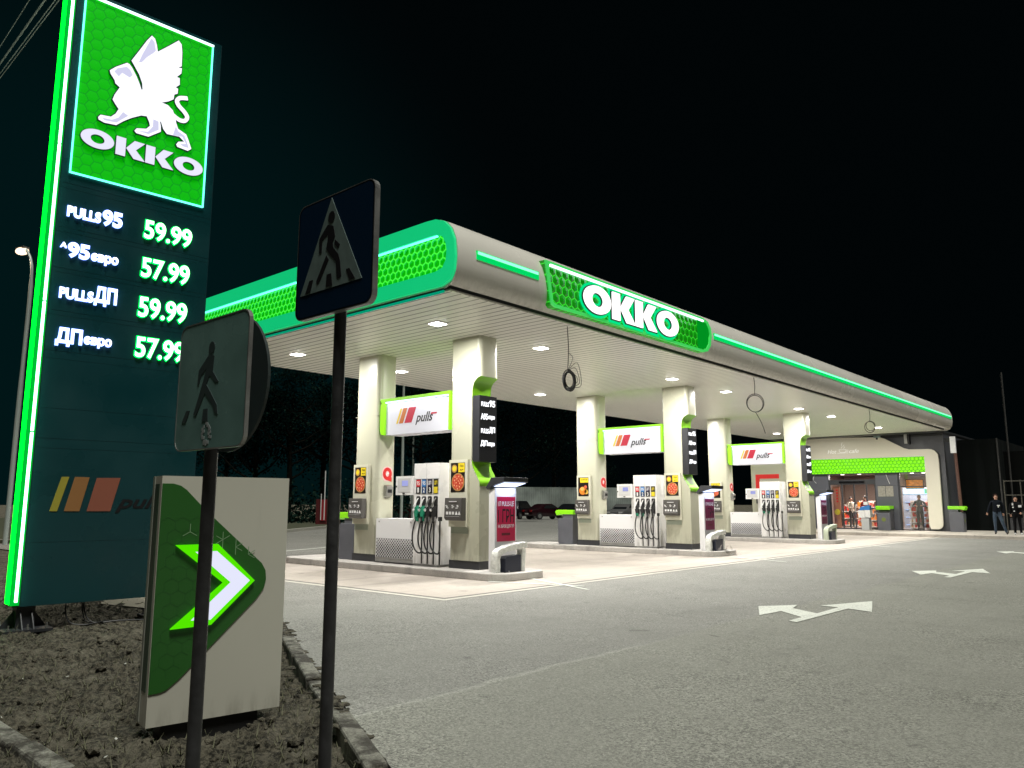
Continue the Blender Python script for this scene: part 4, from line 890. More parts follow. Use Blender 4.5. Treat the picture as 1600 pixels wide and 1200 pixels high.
rep(bg_, 'curved bumper guard in torn film on the middle island tip', 'bare green tinted bumper guard on the farthest island tip')
# litter bin
def litter_bin():
    t = empty('litter_bin')
    mb = MB(); v = mb.prism([(-.30, .0), (.30, .0), (.32, .80), (.24, .86), (-.32, .86), (-.32, .80)], -.25, .25, FY)
    mb.build('body', BINB, t, bevel=.015)
    MB().box(.02-.34, .10, -.235, .235, .86, 1.02).build('back_upstand', BINB, t)
    MB().prism([(-.34, .985), (.20, .985), (.36, .945), (.42, 1.07), (.36, 1.125), (-.34, 1.125)], -.265, .265, FY).build('lid', LIMEL, t, bevel=.01)
    MB().box(.10, .31, -.22, .22, .80, .865).build('inner_lip', BLACK, t)
    mb = MB().prism(ellipse(0, .50, .085, .095, 18), .0, .004, FX @ T((0, 0, .312))); mb.build('recycling_emblem', mat('emblem_olive', (.16, .2, .04), .5), t)
    return t
lb = litter_bin()
def bin_at(o, x, y, z, rz, lab): o.location = (x, y, z); o.rotation_euler = (0, 0, rz); tag(o, lab, 'litter bin', 'grey litter bins with lime lids'); return o
bin_at(lb, -15.98+.22, 11.7+.32, .15, math.pi, 'grey litter bin with lime lid half hidden by the dark sign pole')
bin_at(copy_tree(lb), -16.15, 21.28, .15, math.pi, 'grey litter bin with lime lid on the end of the middle island')
bin_at(copy_tree(lb), -12.33, 43.05, .15, -math.pi/2, 'grey litter bin with lime lid between the shop door and window').scale = (1.1, 1.25, 1.1)
bin_at(copy_tree(lb), -9.05, 43.1, .15, 0, 'grey litter bin with lime lid at the right corner of the shop').scale = (1, 1.1, 1.1)

def relabel(o, lab): o['label'] = lab
for o, l2, l3 in REG:
    for k, lab in ((1, l2), (2, l3)):
        c = copy_tree(o); c.location = (o.location.x-DX0+ISL[k][1], o.location.y-F0+ISL[k][0], o.location.z); relabel(c, lab)
        if o is fd:                                   # these dispensers have four dark nozzles
            for t_ in kids(c):
                for n_ in kids(t_):
                    if n_.name.startswith('nozzle') and n_.data.materials and n_.data.materials[0].name == 'grip_green':
                        n_.data = n_.data.copy(); n_.data.materials[0] = MATS['grip_black']
        if o is pt:                                   # these two posters are deep purple
            for t_ in kids(c):
                if t_.name.startswith('poster_sheet'): t_.data = t_.data.copy(); t_.data.materials[0] = mat('plum_poster', (.16, .004, .05), .4, emit=(.3, .005, .08), es=.06); t_['label'] = 'deep purple poster'
        if o is bg_ and k == 2:
            for t_ in kids(c):
                if t_.name.startswith('wrapped'): t_.data = t_.data.copy(); t_.data.materials[0] = mat('bumper_pale_green', (.45, .50, .38), .35); t_.name = 'bar' if 'bar' in t_.name else 'leg'
# crumpled film left by the middle bumper
mb = MB(); rng = random.Random(5)
for k in range(26):
    x, y = -10.35+rng.uniform(-.12, .30), 21.3+rng.uniform(-.5, .25); h = max(.03, .42-(x+10.5)*.9)
    p = [(x+rng.uniform(-.1, .1), y+rng.uniform(-.1, .1), rng.uniform(0, h)+.01) for _ in range(3)]
    mb.quad(*p)
tag(mb.build('plastic_film', glass('thin_film', (.9, .9, .88), .30)), 'crumpled clear plastic film hanging beside the middle island bumper', 'plastic film')

# cable coils hanging from the soffit
def coil(name, loc, drop, r, turns, lab, tail=0, loose=False):
    t = thing(name, lab, 'cable coil', loc, 0, 'cable coils hanging from the canopy')
    MB().tube(smooth_line([(0, 0, 0), (.015, .01, -drop*.5), (.0, .0, -drop)], 4), .009, 6).build('cable', BLACK, t)
    mb = MB(); rng = random.Random(len(lab))
    for k in range(turns):
        a0 = rng.random()*6; rr = r*rng.uniform(.85, 1.1); ox, oz = rng.uniform(-.02, .02), rng.uniform(-.03, .03); sq = rng.uniform(.5, .65) if loose else .95; ph = rng.uniform(-.4, .4) if loose else 0
        P = []
        for q in range(21):
            u, v = rr*sq*math.sin(q*.314), rr*math.cos(q*.314)-rr
            P.append((.75*u+ox, .66*u+k*.012, -drop+v+oz))
        mb.tube(P, .012 if not loose else .011, 5, cap=False)
    mb.build('coil', BLACK, t)
    if loose:
        mb = MB()
        for k in range(3): mb.tube(smooth_line([(0, 0, -drop), (.10+.05*k, .06, -drop-.05+.1*k), (.16+.04*k, .12, -drop-.2-.05*k), (.03, .05, -drop-.32)], 5), .006, 5)
        mb.tube(smooth_line([(0, 0, -drop), (.09, .05, -drop+.26), (.02, .02, -drop+.36)], 5), .006, 5)
        mb.build('loose_loops', BLACK, t)
    if tail: MB().tube(smooth_line([(0, 0, -drop-2*r), (.12, .1, -drop-2*r-tail*.5), (.2, .16, -drop-2*r-tail)], 4), .009, 6).build('tail', BLACK, t)
coil('cable_coil', (-9.33, 12.28, 5.05), .92, .19, 7, 'tangled dark cable bundle hanging from the soffit near the lit name sign', loose=True)
coil('cable_coil', (-9.25, 20.9, 5.05), .50, .24, 2, 'round cable loop with a drooping tail hanging over the middle island', tail=.62)
coil('cable_coil', (-9.2, 31.0, 5.05), .45, .20, 2, 'small round cable loop hanging from the soffit nearest the shop')
# red marked board behind the farthest dispenser
rb = thing('fire_board', 'tall cream board with a red angle band behind the farthest dispenser', 'equipment board', (-13.45, 31.6, .15), 0)
MB().box(-.85, .72, .0, .12, .0, 3.06).build('panel', CREAM, rb, bevel=.01)
MB().box(-.66, .36, -.008, .0, 2.38, 2.56).box(-.66, -.48, -.008, .0, 1.95, 2.38).box(-.60, -.30, -.008, .0, 1.05, 1.30).build('red_band', REDL, rb)
MB().box(-.66, -.50, -.03, -.008, 1.35, 1.95).box(-.60, -.42, -.03, .0, 1.30, 1.75).build('black_holder', BLACK, rb)

# ------------------------------------------------------------------ shop
SY = 43.5
sh = thing('shop_building', 'slate clad station shop with cream front frame and glowing green honeycomb band', 'shop', (-13, SY, .15))
def sx(x): return x+13.0
FS = FY                                        # front face looks to -Y, local origin on the facade line
# walls: front wall left in pieces round the door and the window
fw_ = MB()
fw_.box(sx(-18), sx(-15.25), .0, .25, .0, 4.9); fw_.box(sx(-18), sx(-17.75), .25, 8.8, .0, 4.9); fw_.box(sx(-12.85), sx(-11.72), .0, .25, .0, 3.0); fw_.box(sx(-15.25), sx(-9.48), .0, .25, 3.0, 4.9)
fw_.box(sx(-10.36), sx(-9.48), .0, .25, .0, 3.0); fw_.box(sx(-9.73), sx(-9.48), .25, 9, .0, 4.9); fw_.box(sx(-18), sx(-9.73), 8.8, 9, .0, 4.9)
fw_.build('wall', DARK2, sh)
MB().box(sx(-18.04), sx(-9.44), -.05, 9.05, 4.9, 5.0).build('roof', DARK, sh)
MB().box(sx(-18.02), sx(-9.46), -.09, -.02, 4.74, 4.9).build('roof_edge', BLACK, sh)
FR = [(-17.5, 3.75), (-10.36, 3.72), (-10.36, .30), (-10.30, .10), (-9.98, .10)]+arc(-9.98, .35, .24, .25, -90, 0, 4)[1:]+[(-9.72, 3.5)]+arc(-10.15, 3.68, .43, .40, 0, 90, 5)[1:]+[(-11.05, 4.10), (-11.3, 4.18), (-12.2, 4.72), (-12.45, 4.80), (-17.5, 5.0)]
MB().add(poly_mesh([[(sx(a), b) for a, b in FR]], .07), FS @ T((0, 0, .16))).build('front_frame', mat('shop_cream', (.80, .77, .64), .4, var=.03, scale=.6), sh)
HEXB = hex_mat('shop_honeycomb', 0, 2, .19, (.16, .60, .002), (.05, .32, .004), .13, es=.95)
bd = MB().box(sx(-17.5), sx(-10.36), -.20, -.10, 2.95, 3.74).build('honeycomb_band', HEXB, sh)
MB().box(sx(-17.5), sx(-10.40), .20, .25, 3.71, 3.745).build('band_light', emis('band_green', (.0, .9, .40), 5), bd)
MB().box(sx(-17.5), sx(-10.36), -.21, -.1, 2.90, 2.945).build('band_edge', BLACK, bd)
mb = MB(); fit(mb, 'Hot', sx(-15.13), sx(-14.66), 4.03, 4.24, .235, FS, .01, .0, .3); fit(mb, 'cafe', sx(-14.0), sx(-13.5), 4.03, 4.24, .235, FS, .01, .0, .3)
W2 = mat('cafe_white', (.8, .8, .76), .4, emit=(.9, .9, .85), es=.35)
mb.build('cafe_lettering', W2, sh)
mb = MB()
for L in ([(-14.62, 4.05), (-14.05, 4.05)], [(-14.52, 4.22), (-14.50, 4.12), (-14.42, 4.07), (-14.25, 4.07), (-14.17, 4.12), (-14.15, 4.22)], [(-14.15, 4.20), (-14.05, 4.20), (-14.06, 4.12), (-14.17, 4.12)], [(-14.52, 4.23), (-14.15, 4.23)], [(-14.40, 4.3), (-14.34, 4.4), (-14.38, 4.48), (-14.33, 4.62)], [(-14.28, 4.28), (-14.22, 4.36), (-14.27, 4.44), (-14.23, 4.5)]):
    mb.prism(ribbon([(sx(a), b) for a, b in L], .022), .23, .24, FS)
mb.build('coffee_cup_emblem', W2, sh)
# pillar panel with notices
MB().box(sx(-12.82), sx(-11.75), -.03, .0, .0, 2.28).box(sx(-12.82), sx(-11.75), -.03, .0, 2.30, 2.90).build('pillar_panel', mat('pillar_slate', (.10, .105, .125), .45), sh)
for x in (-12.73, -12.34): MB().box(sx(x), sx(x+.36), -.045, -.031, 1.72, 2.26).build('notice_board', mat('notice_grey', (.33, .31, .27), .5, var=.2, scale=12), sh)
MB().box(sx(-17.5), sx(-15.27), -.03, -.001, .0, 2.9).build('left_panel', mat('pillar_slate', (.10, .105, .125), .45), sh)
mb = MB().tube(smooth_line([(sx(-16.0), -.05, 2.88), (sx(-16.06), -.06, 2.65), (sx(-15.9), -.06, 2.45)], 4), .012, 5).tube(smooth_line([(sx(-12.28), -.06, 2.88), (sx(-12.2), -.08, 2.6), (sx(-12.12), -.06, 2.36)], 4), .012, 5)
mb.build('loose_wire', PWHT, sh)
# door and window
dr = MB().box(sx(-15.25), sx(-12.85), .02, .12, 2.36, 2.62).build('door', DARK, sh)
mb = MB()
for x in (-15.25, -14.62, -14.0, -13.36, -12.91): mb.box(sx(x), sx(x)+.06, .03, .11, .0, 2.36)
mb.box(sx(-15.25), sx(-12.85), .03, .11, -.0, .07).box(sx(-15.25), sx(-12.85), .03, .11, 2.93, 3.0); mb.build('door_frame', DARK, dr)
mb = MB()
for x in (-15.19, -14.56, -13.94, -13.30): mb.box(sx(x), sx(x)+.57 if x > -13.5 and False else sx(x)+.55, .065, .075, .07, 2.36) if x < -13.5 else mb.box(sx(x), sx(-12.91), .065, .075, .07, 2.36)
mb.box(sx(-15.25), sx(-12.85), .065, .075, 2.62, 2.93); mb.build('door_pane', PANE, dr)
MB().box(sx(-13.97), sx(-13.91), -.01, .02, .9, 1.3).build('door_handle', STEEL, dr)
MB().box(sx(-14.7), sx(-13.4), -.06, .02, 2.44, 2.54).build('door_sensor', BLACKG, dr)
wn = MB().box(sx(-11.72), sx(-11.66), .03, .13, .0, 2.92).box(sx(-10.42), sx(-10.36), .03, .13, .0, 2.92).box(sx(-11.66), sx(-10.42), .03, .13, .0, .06).box(sx(-11.66), sx(-10.42), .03, .13, 2.2, 2.25).build('window', DARK, sh)
MB().box(sx(-11.66), sx(-10.42), .075, .085, .06, 2.92).build('window_pane', PANE, wn)
# interior
INW = mat('inside_wall', (.24, .17, .14), .6, var=.15, scale=1)
inn = MB().box(sx(-16.5), sx(-9.75), 6.0, 6.1, .0, 3.2).box(sx(-16.5), sx(-16.4), .3, 6.0, .0, 3.2).build('inside_wall', INW, sh)
MB().quad((sx(-16.5), .25, .01), (sx(-9.75), .25, .01), (sx(-9.75), 6, .01), (sx(-16.5), 6, .01)).build('inside_floor', mat('inside_floor', (.35, .28, .25), .25), sh)
MB().quad((sx(-16.5), .25, 3.0), (sx(-16.5), 6, 3.0), (sx(-9.75), 6, 3.0), (sx(-9.75), .25, 3.0)).build('inside_ceiling', mat('inside_ceiling', (.22, .20, .19), .7), sh)
for x in (-14.2, -11.0):
    ld = bpy.data.lights.new('shop_light', 'AREA'); ld.size = 1.6; ld.energy = 400; ld.color = (1, .90, .82)
    lo = bpy.data.objects.new('shop_light', ld); COL.objects.link(lo); lo.parent = sh; lo.location = (sx(x), 1.9, 2.95)
mb = MB()
for x in (-14.9, -14.0, -13.1, -11.35, -10.8): mb.prism(ellipse(sx(x), 1.2, .09, .09, 12), 2.93, 2.96)
mb.build('inside_lamp', emis('shop_lamp', (1, .9, .8), 8), sh)
def shelf(x, y, w, levels, lab, cols, hh=1.6, d=.4):
    t = thing('store_shelf', lab, 'shelf', (x, y, .16), 0, 'shelves of goods inside the shop')
    MB().box(0, w, d, d+.04, 0, hh).build('back_panel', mat('shelf_back', (.5, .46, .42), .6), t)
    mb = MB()
    for k in range(levels): z = .08+k*(hh-.1)/levels; mb.box(0, w, 0, d, z, z+.03)
    mb.build('shelf_board', WHITE, t)
    rng = random.Random(int(x*100)); packs = {}
    for k in range(levels):
        z = .11+k*(hh-.1)/levels; xx = .02
        while xx < w-.08:
            ww = rng.uniform(.06, .13); h = rng.uniform(.12, (hh-.1)/levels-.06); c = rng.choice(cols)
            packs.setdefault(c, MB()).box(xx, xx+ww-.01, .03, .3, z, z+h); xx += ww
    for c, m in packs.items(): tag(m.build('packed_goods', mat('goods_%s' % c, {'red': (.5, .04, .03), 'orange': (.7, .22, .02), 'white': (.7, .68, .65), 'tan': (.5, .3, .16), 'dark': (.08, .04, .03), 'pink': (.6, .3, .3), 'blue': (.1, .3, .6), 'green': (.1, .4, .1), 'yellow': (.7, .55, .05)}[c], .45), t), kind='stuff')
shelf(-11.64, 44.7, .60, 5, 'white store shelf of pale packets on the left inside the shop window', ('white', 'tan', 'white', 'pink', 'red'), 1.5)
shelf(-10.98, 44.9, .60, 5, 'store shelf of pink and brown packets on the right inside the shop window', ('pink', 'tan', 'dark', 'white', 'red'), 1.5)
shelf(-14.45, 45.4, 1.0, 4, 'store shelf crowded with orange and red goods behind the shop door', ('orange', 'red', 'dark', 'tan', 'orange'), 1.5)
shelf(-16.0, 47.6, 2.2, 3, 'long low dark store shelf along the back wall behind the door', ('dark', 'dark', 'tan', 'red', 'orange'), 1.3)
t = thing('drinks_fridge', 'bright drinks fridge with blue light strip behind the shop window', 'fridge', (-11.0, 45.9, .16))
MB().box(-1.2, 1.2, .0, .6, .0, 2.2).build('cabinet', mat('fridge_inside', (.22, .25, .32), .4), t)
MB().box(-1.15, 1.15, -.02, .0, 1.85, 2.15).build('light_box', emis('fridge_light', (.55, .85, 1), 2.2), t)
mb = MB()
for k in range(4): mb.box(-1.1, 1.1, -.03, .0, .2+k*.4, .24+k*.4)
mb.build('fridge_shelf', emis('fridge_edge', (.5, .65, 1), 1.2), t)
MB().box(-.1, .6, -.03, -.02, 1.88, 2.12).build('green_panel', emis('fridge_green', (.25, .8, .45), 1.2), t)
t = thing('wall_picture', 'bright food picture hung high inside the shop window', 'picture', (-11.3, 44.4, 2.27))
MB().box(-.32, .55, .0, .03, .0, .5).build('frame', BLACK, t)
MB().box(-.28, .51, -.01, .0, .04, .46).build('print', mat('food_print', (.5, .18, .03), .5, var=.6, scale=9, emit=(.6, .2, .03), es=.5), t)
MB().box(-.2, .43, -.02, -.01, .05, .14).build('bread', mat('bun_light', (.85, .45, .12), .5), t)
t = thing('window_banner', 'tall brown banner with red lettering and yellow ball inside left door', 'banner', (-15.02, 43.85, .17))
MB().box(-.17, .20, .0, .03, .0, 2.25).build('board', mat('banner_brown', (.42, .16, .09), .5, var=.2, scale=2), t)
mb = MB()
for k in range(5): mb.box(.0, .10, -.008, .0, 1.40+k*.15, 1.50+k*.15) if k % 2 else mb.prism(ellipse(.05, 1.45+k*.15, .06, .05, 8), .0, .008, FY)
mb.build('red_lettering', REDL, t)
MB().prism(ellipse(.02, .88, .15, .16, 18), .0, .012, FY).build('yellow_ball', YEL, t)
t = thing('poster_stand', 'tall blue and white poster stand partly hidden by the farthest totem', 'stand', (-15.45, 42.6, .15))
MB().box(-.2, .2, .0, .25, .0, 2.0).build('body', mat('stand_blue', (.02, .12, .32), .4, var=.3, scale=3), t, bevel=.02)
MB().box(-.15, .17, -.01, .0, .8, 1.6).build('print', mat('stand_sky', (.1, .4, .7), .4, var=.5, scale=5), t)
t = thing('stacked_boxes', 'white and blue stacked parcel boxes standing beside the shop door', 'boxes', (-13.16, 43.0, .15))  # a pile of boxes with a blue bag and a carton on top
MB().box(-.36, .02, .0, .4, .0, .62).build('lower_box', mat('box_grey', (.5, .52, .52), .5), t, bevel=.02)
MB().box(-.48, -.16, -.05, .35, .62, 1.0).build('left_box', WHITE, t, bevel=.02); MB().box(-.15, .12, -.05, .35, .64, 1.02).build('right_box', WHITE, t, bevel=.02)
MB().prism([(-.46, 1.0), (.10, 1.03), (.10, 1.28), (-.36, 1.18)], -.3, .0, FY).build('blue_bag', BLUE, t, bevel=.02)
MB().box(-.2, .0, .0, .2, 1.28, 1.45).build('top_carton', WHITE, t, bevel=.01)
# lamps and downpipe on the right of the shop
t = thing('wall_lamp', 'slim white wall lamp on the slate panel above the frame', 'wall lamp', (-11.12, 43.32, 4.55))
MB().box(-.10, .04, -.12, .0, .0, .52).build('housing', mat('lamp_grey', (.45, .45, .44), .4), t, bevel=.01); MB().box(.04, .14, -.08, .16, -.02, .54).build('bracket', BLACK, t)
t = thing('floodlight', 'white lit floodlight box on the outer corner of the shop', 'floodlight', (-9.2, 43.6, 4.0))
MB().box(.0, .22, -.1, .1, .0, .82).build('housing', mat('flood_white', (.7, .7, .68), .4, emit=(.9, .9, .85), es=.25), t, bevel=.02); MB().box(-.25, .02, -.04, .06, .55, .75).build('bracket', BLACK, t)
t = tag(MB().tube([(-9.05, 43.75, 4.0), (-8.98, 43.8, .15)], .075, 10).build('downpipe', mat('pipe_brown', (.14, .07, .055), .5), None, smooth=True), 'brown downpipe running down below the floodlight by the shop corner', 'downpipe')
t = thing('roof_box', 'small pale box lamp on the roof edge below the canopy', 'roof lamp', (-12.55, 43.3, 4.93))
MB().box(-.15, .15, -.1, .1, .0, .30).build('housing', mat('roof_box_teal', (.3, .4, .38), .5), t, bevel=.02); MB().box(-.05, .05, -.04, .04, -.1, .0).build('foot', DARK, t)
# dark service building to the right
t = thing('service_building', 'unlit dark panelled building standing to the right of the shop', 'building', (-8.2, 46, .0))
MB().box(-1.2, .6, .0, 8, .0, 4.8).build('wall', mat('night_panel', (.007, .009, .009), .8, var=.2, scale=1, spec=.08), t)
MB().box(.58, .64, -.03, .02, .0, 4.82).build('corner_trim', mat('trim_grey', (.05, .05, .05), .5), t)
MB().box(.6, 2.6, 1.5, 8, .0, 4.2).build('annex', mat('night_panel2', (.006, .007, .007), .8, spec=.08), t)
tag(MB().tube([(-7.3, 47, .0), (-7.28, 47, 8.3)], .05, 8).build('antenna_pole', mat('thin_pole', (.045, .045, .045), .5), None), 'thin tall bare pole rising behind the dark building', 'pole')
t = thing('metal_rack', 'open metal frame rack behind the people at the right edge', 'rack', (-6.4, 42.6, .15))
mb = MB()
for x in (-.5, .15, .7, 1.3): mb.tube([(x, 0, 0), (x, 0, 2.45)], .025, 6)
for z in (.9, 1.75, 2.40): mb.tube([(-.5, 0, z), (1.3, 0, z)], .022, 6)
mb.build('frame', mat('rack_metal', (.10, .095, .08), .5, metal=.4), t); MB().box(-.4, 1.2, .02, .4, .15, .7).build('crate', DARK, t)

# ------------------------------------------------------------------ people
SKIN = mat('skin', (.48, .27, .19), .55)
def person(lab, loc, rz, top, bottom, shoe, hair, arms, legs, h=1.75, bag=None, hood=False, emblem=None):
    """joints in metres for a 1.75 m figure that faces -Y"""
    t = thing('person', lab, 'person', loc, rz)
    V = []; Ed = []; Rr = []; kind = []
    def v(p, r, k, par=None):
        V.append(p); Rr.append(r if isinstance(r, tuple) else (r, r)); kind.append(k)
        if par is not None: Ed.append((par, len(V)-1))
        return len(V)-1
    pel = v((0, 0, .96), (.155, .115), 'b'); wai = v((0, .0, 1.10), (.145, .105), 't', pel); che = v((0, .0, 1.30), (.175, .115), 't', wai); shn = v((0, .01, 1.43), (.11, .08), 't', che)
    nk = v((0, .0, 1.50), (.052, .055), 's', shn); hd = v((0, -.015, 1.60), (.072, .088), 's', nk); tp = v((0, -.01, 1.70), (.066, .080), 's', hd)
    for s, (el, ha) in zip((-1, 1), arms):
        a = v((s*.19, .01, 1.40), (.062, .062), 't', shn); e = v(el, (.048, .048), 't', a); w = v(tuple(Vector(el).lerp(Vector(ha), .86)), (.036, .036), 't', e)
        pm = v(ha, (.030, .018), 's', w); d = (Vector(ha)-Vector(el)).normalized(); sd = d.cross(Vector((0, 1, 0))).normalized()
        for k, (o_, L) in enumerate(((-.030, .075), (-.011, .09), (.010, .085), (.028, .068))):
            k1 = v(tuple(Vector(ha)+sd*o_+d*.05), .009, 's', pm); v(tuple(Vector(ha)+sd*o_*1.1+d*(.05+L*.5)+Vector((0, -.012, 0))), .008, 's', k1)
        v(tuple(Vector(ha)+sd*-.045+d*.02+Vector((0, -.02, 0))), .010, 's', pm)
    for s, (kn, an) in zip((-1, 1), legs):
        hp = v((s*.09, .0, .88), (.088, .095), 'b', pel); k = v(kn, (.062, .066), 'b', hp); a = v(an, (.048, .052), 'b', k); v((an[0]+s*.02, an[1]-.14, .04), (.042, .032), 'f', a)
    me = bpy.data.meshes.new('body'); sc = h/1.75; me.from_pydata([tuple(c*sc for c in p) for p in V], Ed, [])
    o = bpy.data.objects.new('body_tmp', me); COL.objects.link(o)
    sk_ = o.modifiers.new('s', 'SKIN'); sk_.use_smooth_shade = True; ss = o.modifiers.new('u', 'SUBSURF'); ss.levels = 1; ss.render_levels = 1
    for i, sv in enumerate(me.skin_vertices[0].data): sv.radius = (Rr[i][0]*sc, Rr[i][1]*sc); sv.use_root = (i == 0)
    dg = bpy.context.evaluated_depsgraph_get(); dg.update(); me2 = bpy.data.meshes.new_from_object(o.evaluated_get(dg)); bpy.data.objects.remove(o)
    me2.materials.clear()
    for m in (SKIN, top, bottom, shoe): me2.materials.append(m)
    segs = [(Vector(V[a])*sc, Vector(V[b])*sc, kind[b] if kind[b] != 's' or kind[a] == 's' else 's', (Rr[a][0]+Rr[b][0])/2) for a, b in Ed]
    for f in me2.polygons:
        best = None; c = f.center
        for a, b, k, r in segs:
            d = b-a; u = max(0, min(1, (c-a).dot(d)/max(1e-9, d.dot(d)))); dist = (c-(a+d*u)).length-r*sc*.8
            if best is None or dist < best[0]: best = (dist, k)
        f.material_index = {'s': 0, 't': 1, 'b': 2, 'f': 3}[best[1]]; f.use_smooth = True
    bo = bpy.data.objects.new('body', me2); COL.objects.link(bo); bo.parent = t
    mb = MB(); mb.ball((0, .012*sc, 1.665*sc), .098*sc, .92, 1.05, .95, 8)
    bmesh.ops.delete(mb.bm, geom=[q for q in mb.bm.verts if (q.co.y < -.045*sc and q.co.z < 1.71*sc) or q.co.z < (1.45 if hood else 1.585)*sc], context='VERTS')
    mb.build('hair' if not hood else 'hood', hair, t, smooth=True)
    mb = MB(); mb.prism([(-.012*sc, 1.60*sc), (.012*sc, 1.60*sc), (.005*sc, 1.635*sc), (-.005*sc, 1.635*sc)], .085*sc, .112*sc, FY); mb.build('nose', SKIN, t)
    for s in (-1, 1):
        MB().ball((s*.03*sc, -.088*sc, 1.635*sc), .011*sc, n=4).build('eye', BLACK, t); MB().ball((s*.076*sc, .0, 1.615*sc), .022*sc, .5, .8, 1.3, n=4).build('ear', SKIN, t)
    MB().box(-.025*sc, .025*sc, -.098*sc, -.085*sc, 1.563*sc, 1.572*sc).build('mouth', mat('lip', (.3, .1, .09), .5), t)
    if emblem: mb = MB(); [mb.box(a, b, -.145*sc, -.105*sc, c, d) for a, b, c, d in emblem]; mb.build('jacket_print', PWHT, t)
    if bag: MB().box(*bag).build('bag', mat('bag_dark', (.03, .03, .035), .5), t, bevel=.02)
    return t
NAVY = mat('navy_jacket', (.007, .009, .014), .8, spec=.1); JEANS = mat('blue_jeans', (.035, .06, .095), .7, var=.2, scale=8); SHOE = mat('dark_shoe', (.02, .018, .016), .5)
DKC = mat('black_tracksuit', (.006, .006, .007), .8, spec=.1); HAIRD = mat('dark_hair', (.012, .009, .007), .6); HAIRB = mat('brown_hair', (.07, .03, .02), .6)
BEIGE = mat('beige_jacket', (.42, .37, .30), .7, var=.15, scale=8); PLAID = mat('red_plaid_shirt', (.25, .02, .025), .7, var=.7, scale=14); KHAKI = mat('khaki_trousers', (.34, .26, .19), .7); GREYP = mat('grey_hood', (.07, .07, .075), .7); DKT = mat('dark_trousers', (.025, .027, .03), .7)
ST = (((-.10, -.01, .50), (-.11, .03, .09)), ((.10, -.01, .50), (.12, .03, .09)))
person('man in navy jacket with white chest print and jeans leaning near the dark building', (-6.95, 40.6, .15), R(12), NAVY, JEANS, SHOE, HAIRB,
       (((-.29, .0, 1.14), (-.36, -.05, .92)), ((.26, .04, 1.13), (.24, .0, .90))), (((-.10, -.03, .50), (-.10, .03, .09)), ((.18, -.08, .50), (.30, -.02, .09))), 1.78, emblem=((.02, .13, 1.25, 1.30), (.05, .08, 1.18, 1.25)))
person('person in black tracksuit with white markings cut off by the right edge', (-6.10, 39.9, .15), R(10), DKC, DKC, mat('white_shoe', (.5, .5, .5), .5), HAIRD,
       (((-.25, .02, 1.14), (-.22, -.05, .92)), ((.25, .02, 1.14), (.16, -.16, 1.0))), ST, 1.68, emblem=((-.15, -.09, 1.28, 1.38), (-.14, -.08, 1.18, 1.23), (-.10, -.05, 1.02, 1.06), (.08, .20, 1.20, 1.30)))
person('dark haired person in beige jacket and black trousers standing inside the shop door', (-14.50, 44.6, .16), R(60), BEIGE, DKT, SHOE, HAIRD,
       (((-.27, -.06, 1.14), (-.14, -.26, 1.15)), ((.27, -.06, 1.14), (.12, -.26, 1.18))), ST, 1.70)
person('person in dark red plaid shirt and khaki trousers inside the shop door', (-13.72, 44.4, .16), R(-25), PLAID, KHAKI, SHOE, HAIRD,
       (((-.27, .0, 1.14), (-.25, -.06, .92)), ((.27, -.04, 1.14), (.18, -.22, 1.08))), ST, 1.76)
person('hooded person in dark trousers standing behind the shop window', (-10.98, 44.2, .16), R(8), GREYP, DKT, SHOE, GREYP,
       (((-.30, -.04, 1.16), (-.12, -.22, 1.18)), ((.30, -.04, 1.16), (.12, -.22, 1.20))), ST, 1.80, hood=True)

# ------------------------------------------------------------------ background: fence, cars, trees, lamps, wires
def gpt(px, py, z=0.0):
    d = rt2*((px-800)/1211.7)+up2*((600-py)/1211.7)+fw; k = (z-H)/d.z; return CAMP+d*k
a, b = at(640, 790, 88), at(1010, 790, 96); a.z = b.z = 0; L = (b-a).length; ang = math.atan2(b.y-a.y, b.x-a.x)
t = thing('corrugated_fence', 'pale corrugated metal fence behind the parked cars', 'fence', a, ang)
P = []; n = int(L/.28)
for i in range(n*2): P.append((i*.14, .05 if i % 2 else 0))
mb = MB()
Vt = [(mb.bm.verts.new((x, y, .1)), mb.bm.verts.new((x, y, 3.4))) for x, y in P]
for i in range(len(Vt)-1): mb.bm.faces.new((Vt[i][0], Vt[i+1][0], Vt[i+1][1], Vt[i][1]))
mb.build('sheet', mat('fence_sheet', (.30, .34, .32), .5, var=.4, scale=.5), t)
for k in range(0, int(L), 6): MB().box(k, k+.1, .06, .16, 0, 3.5).build('post', DARK, t)
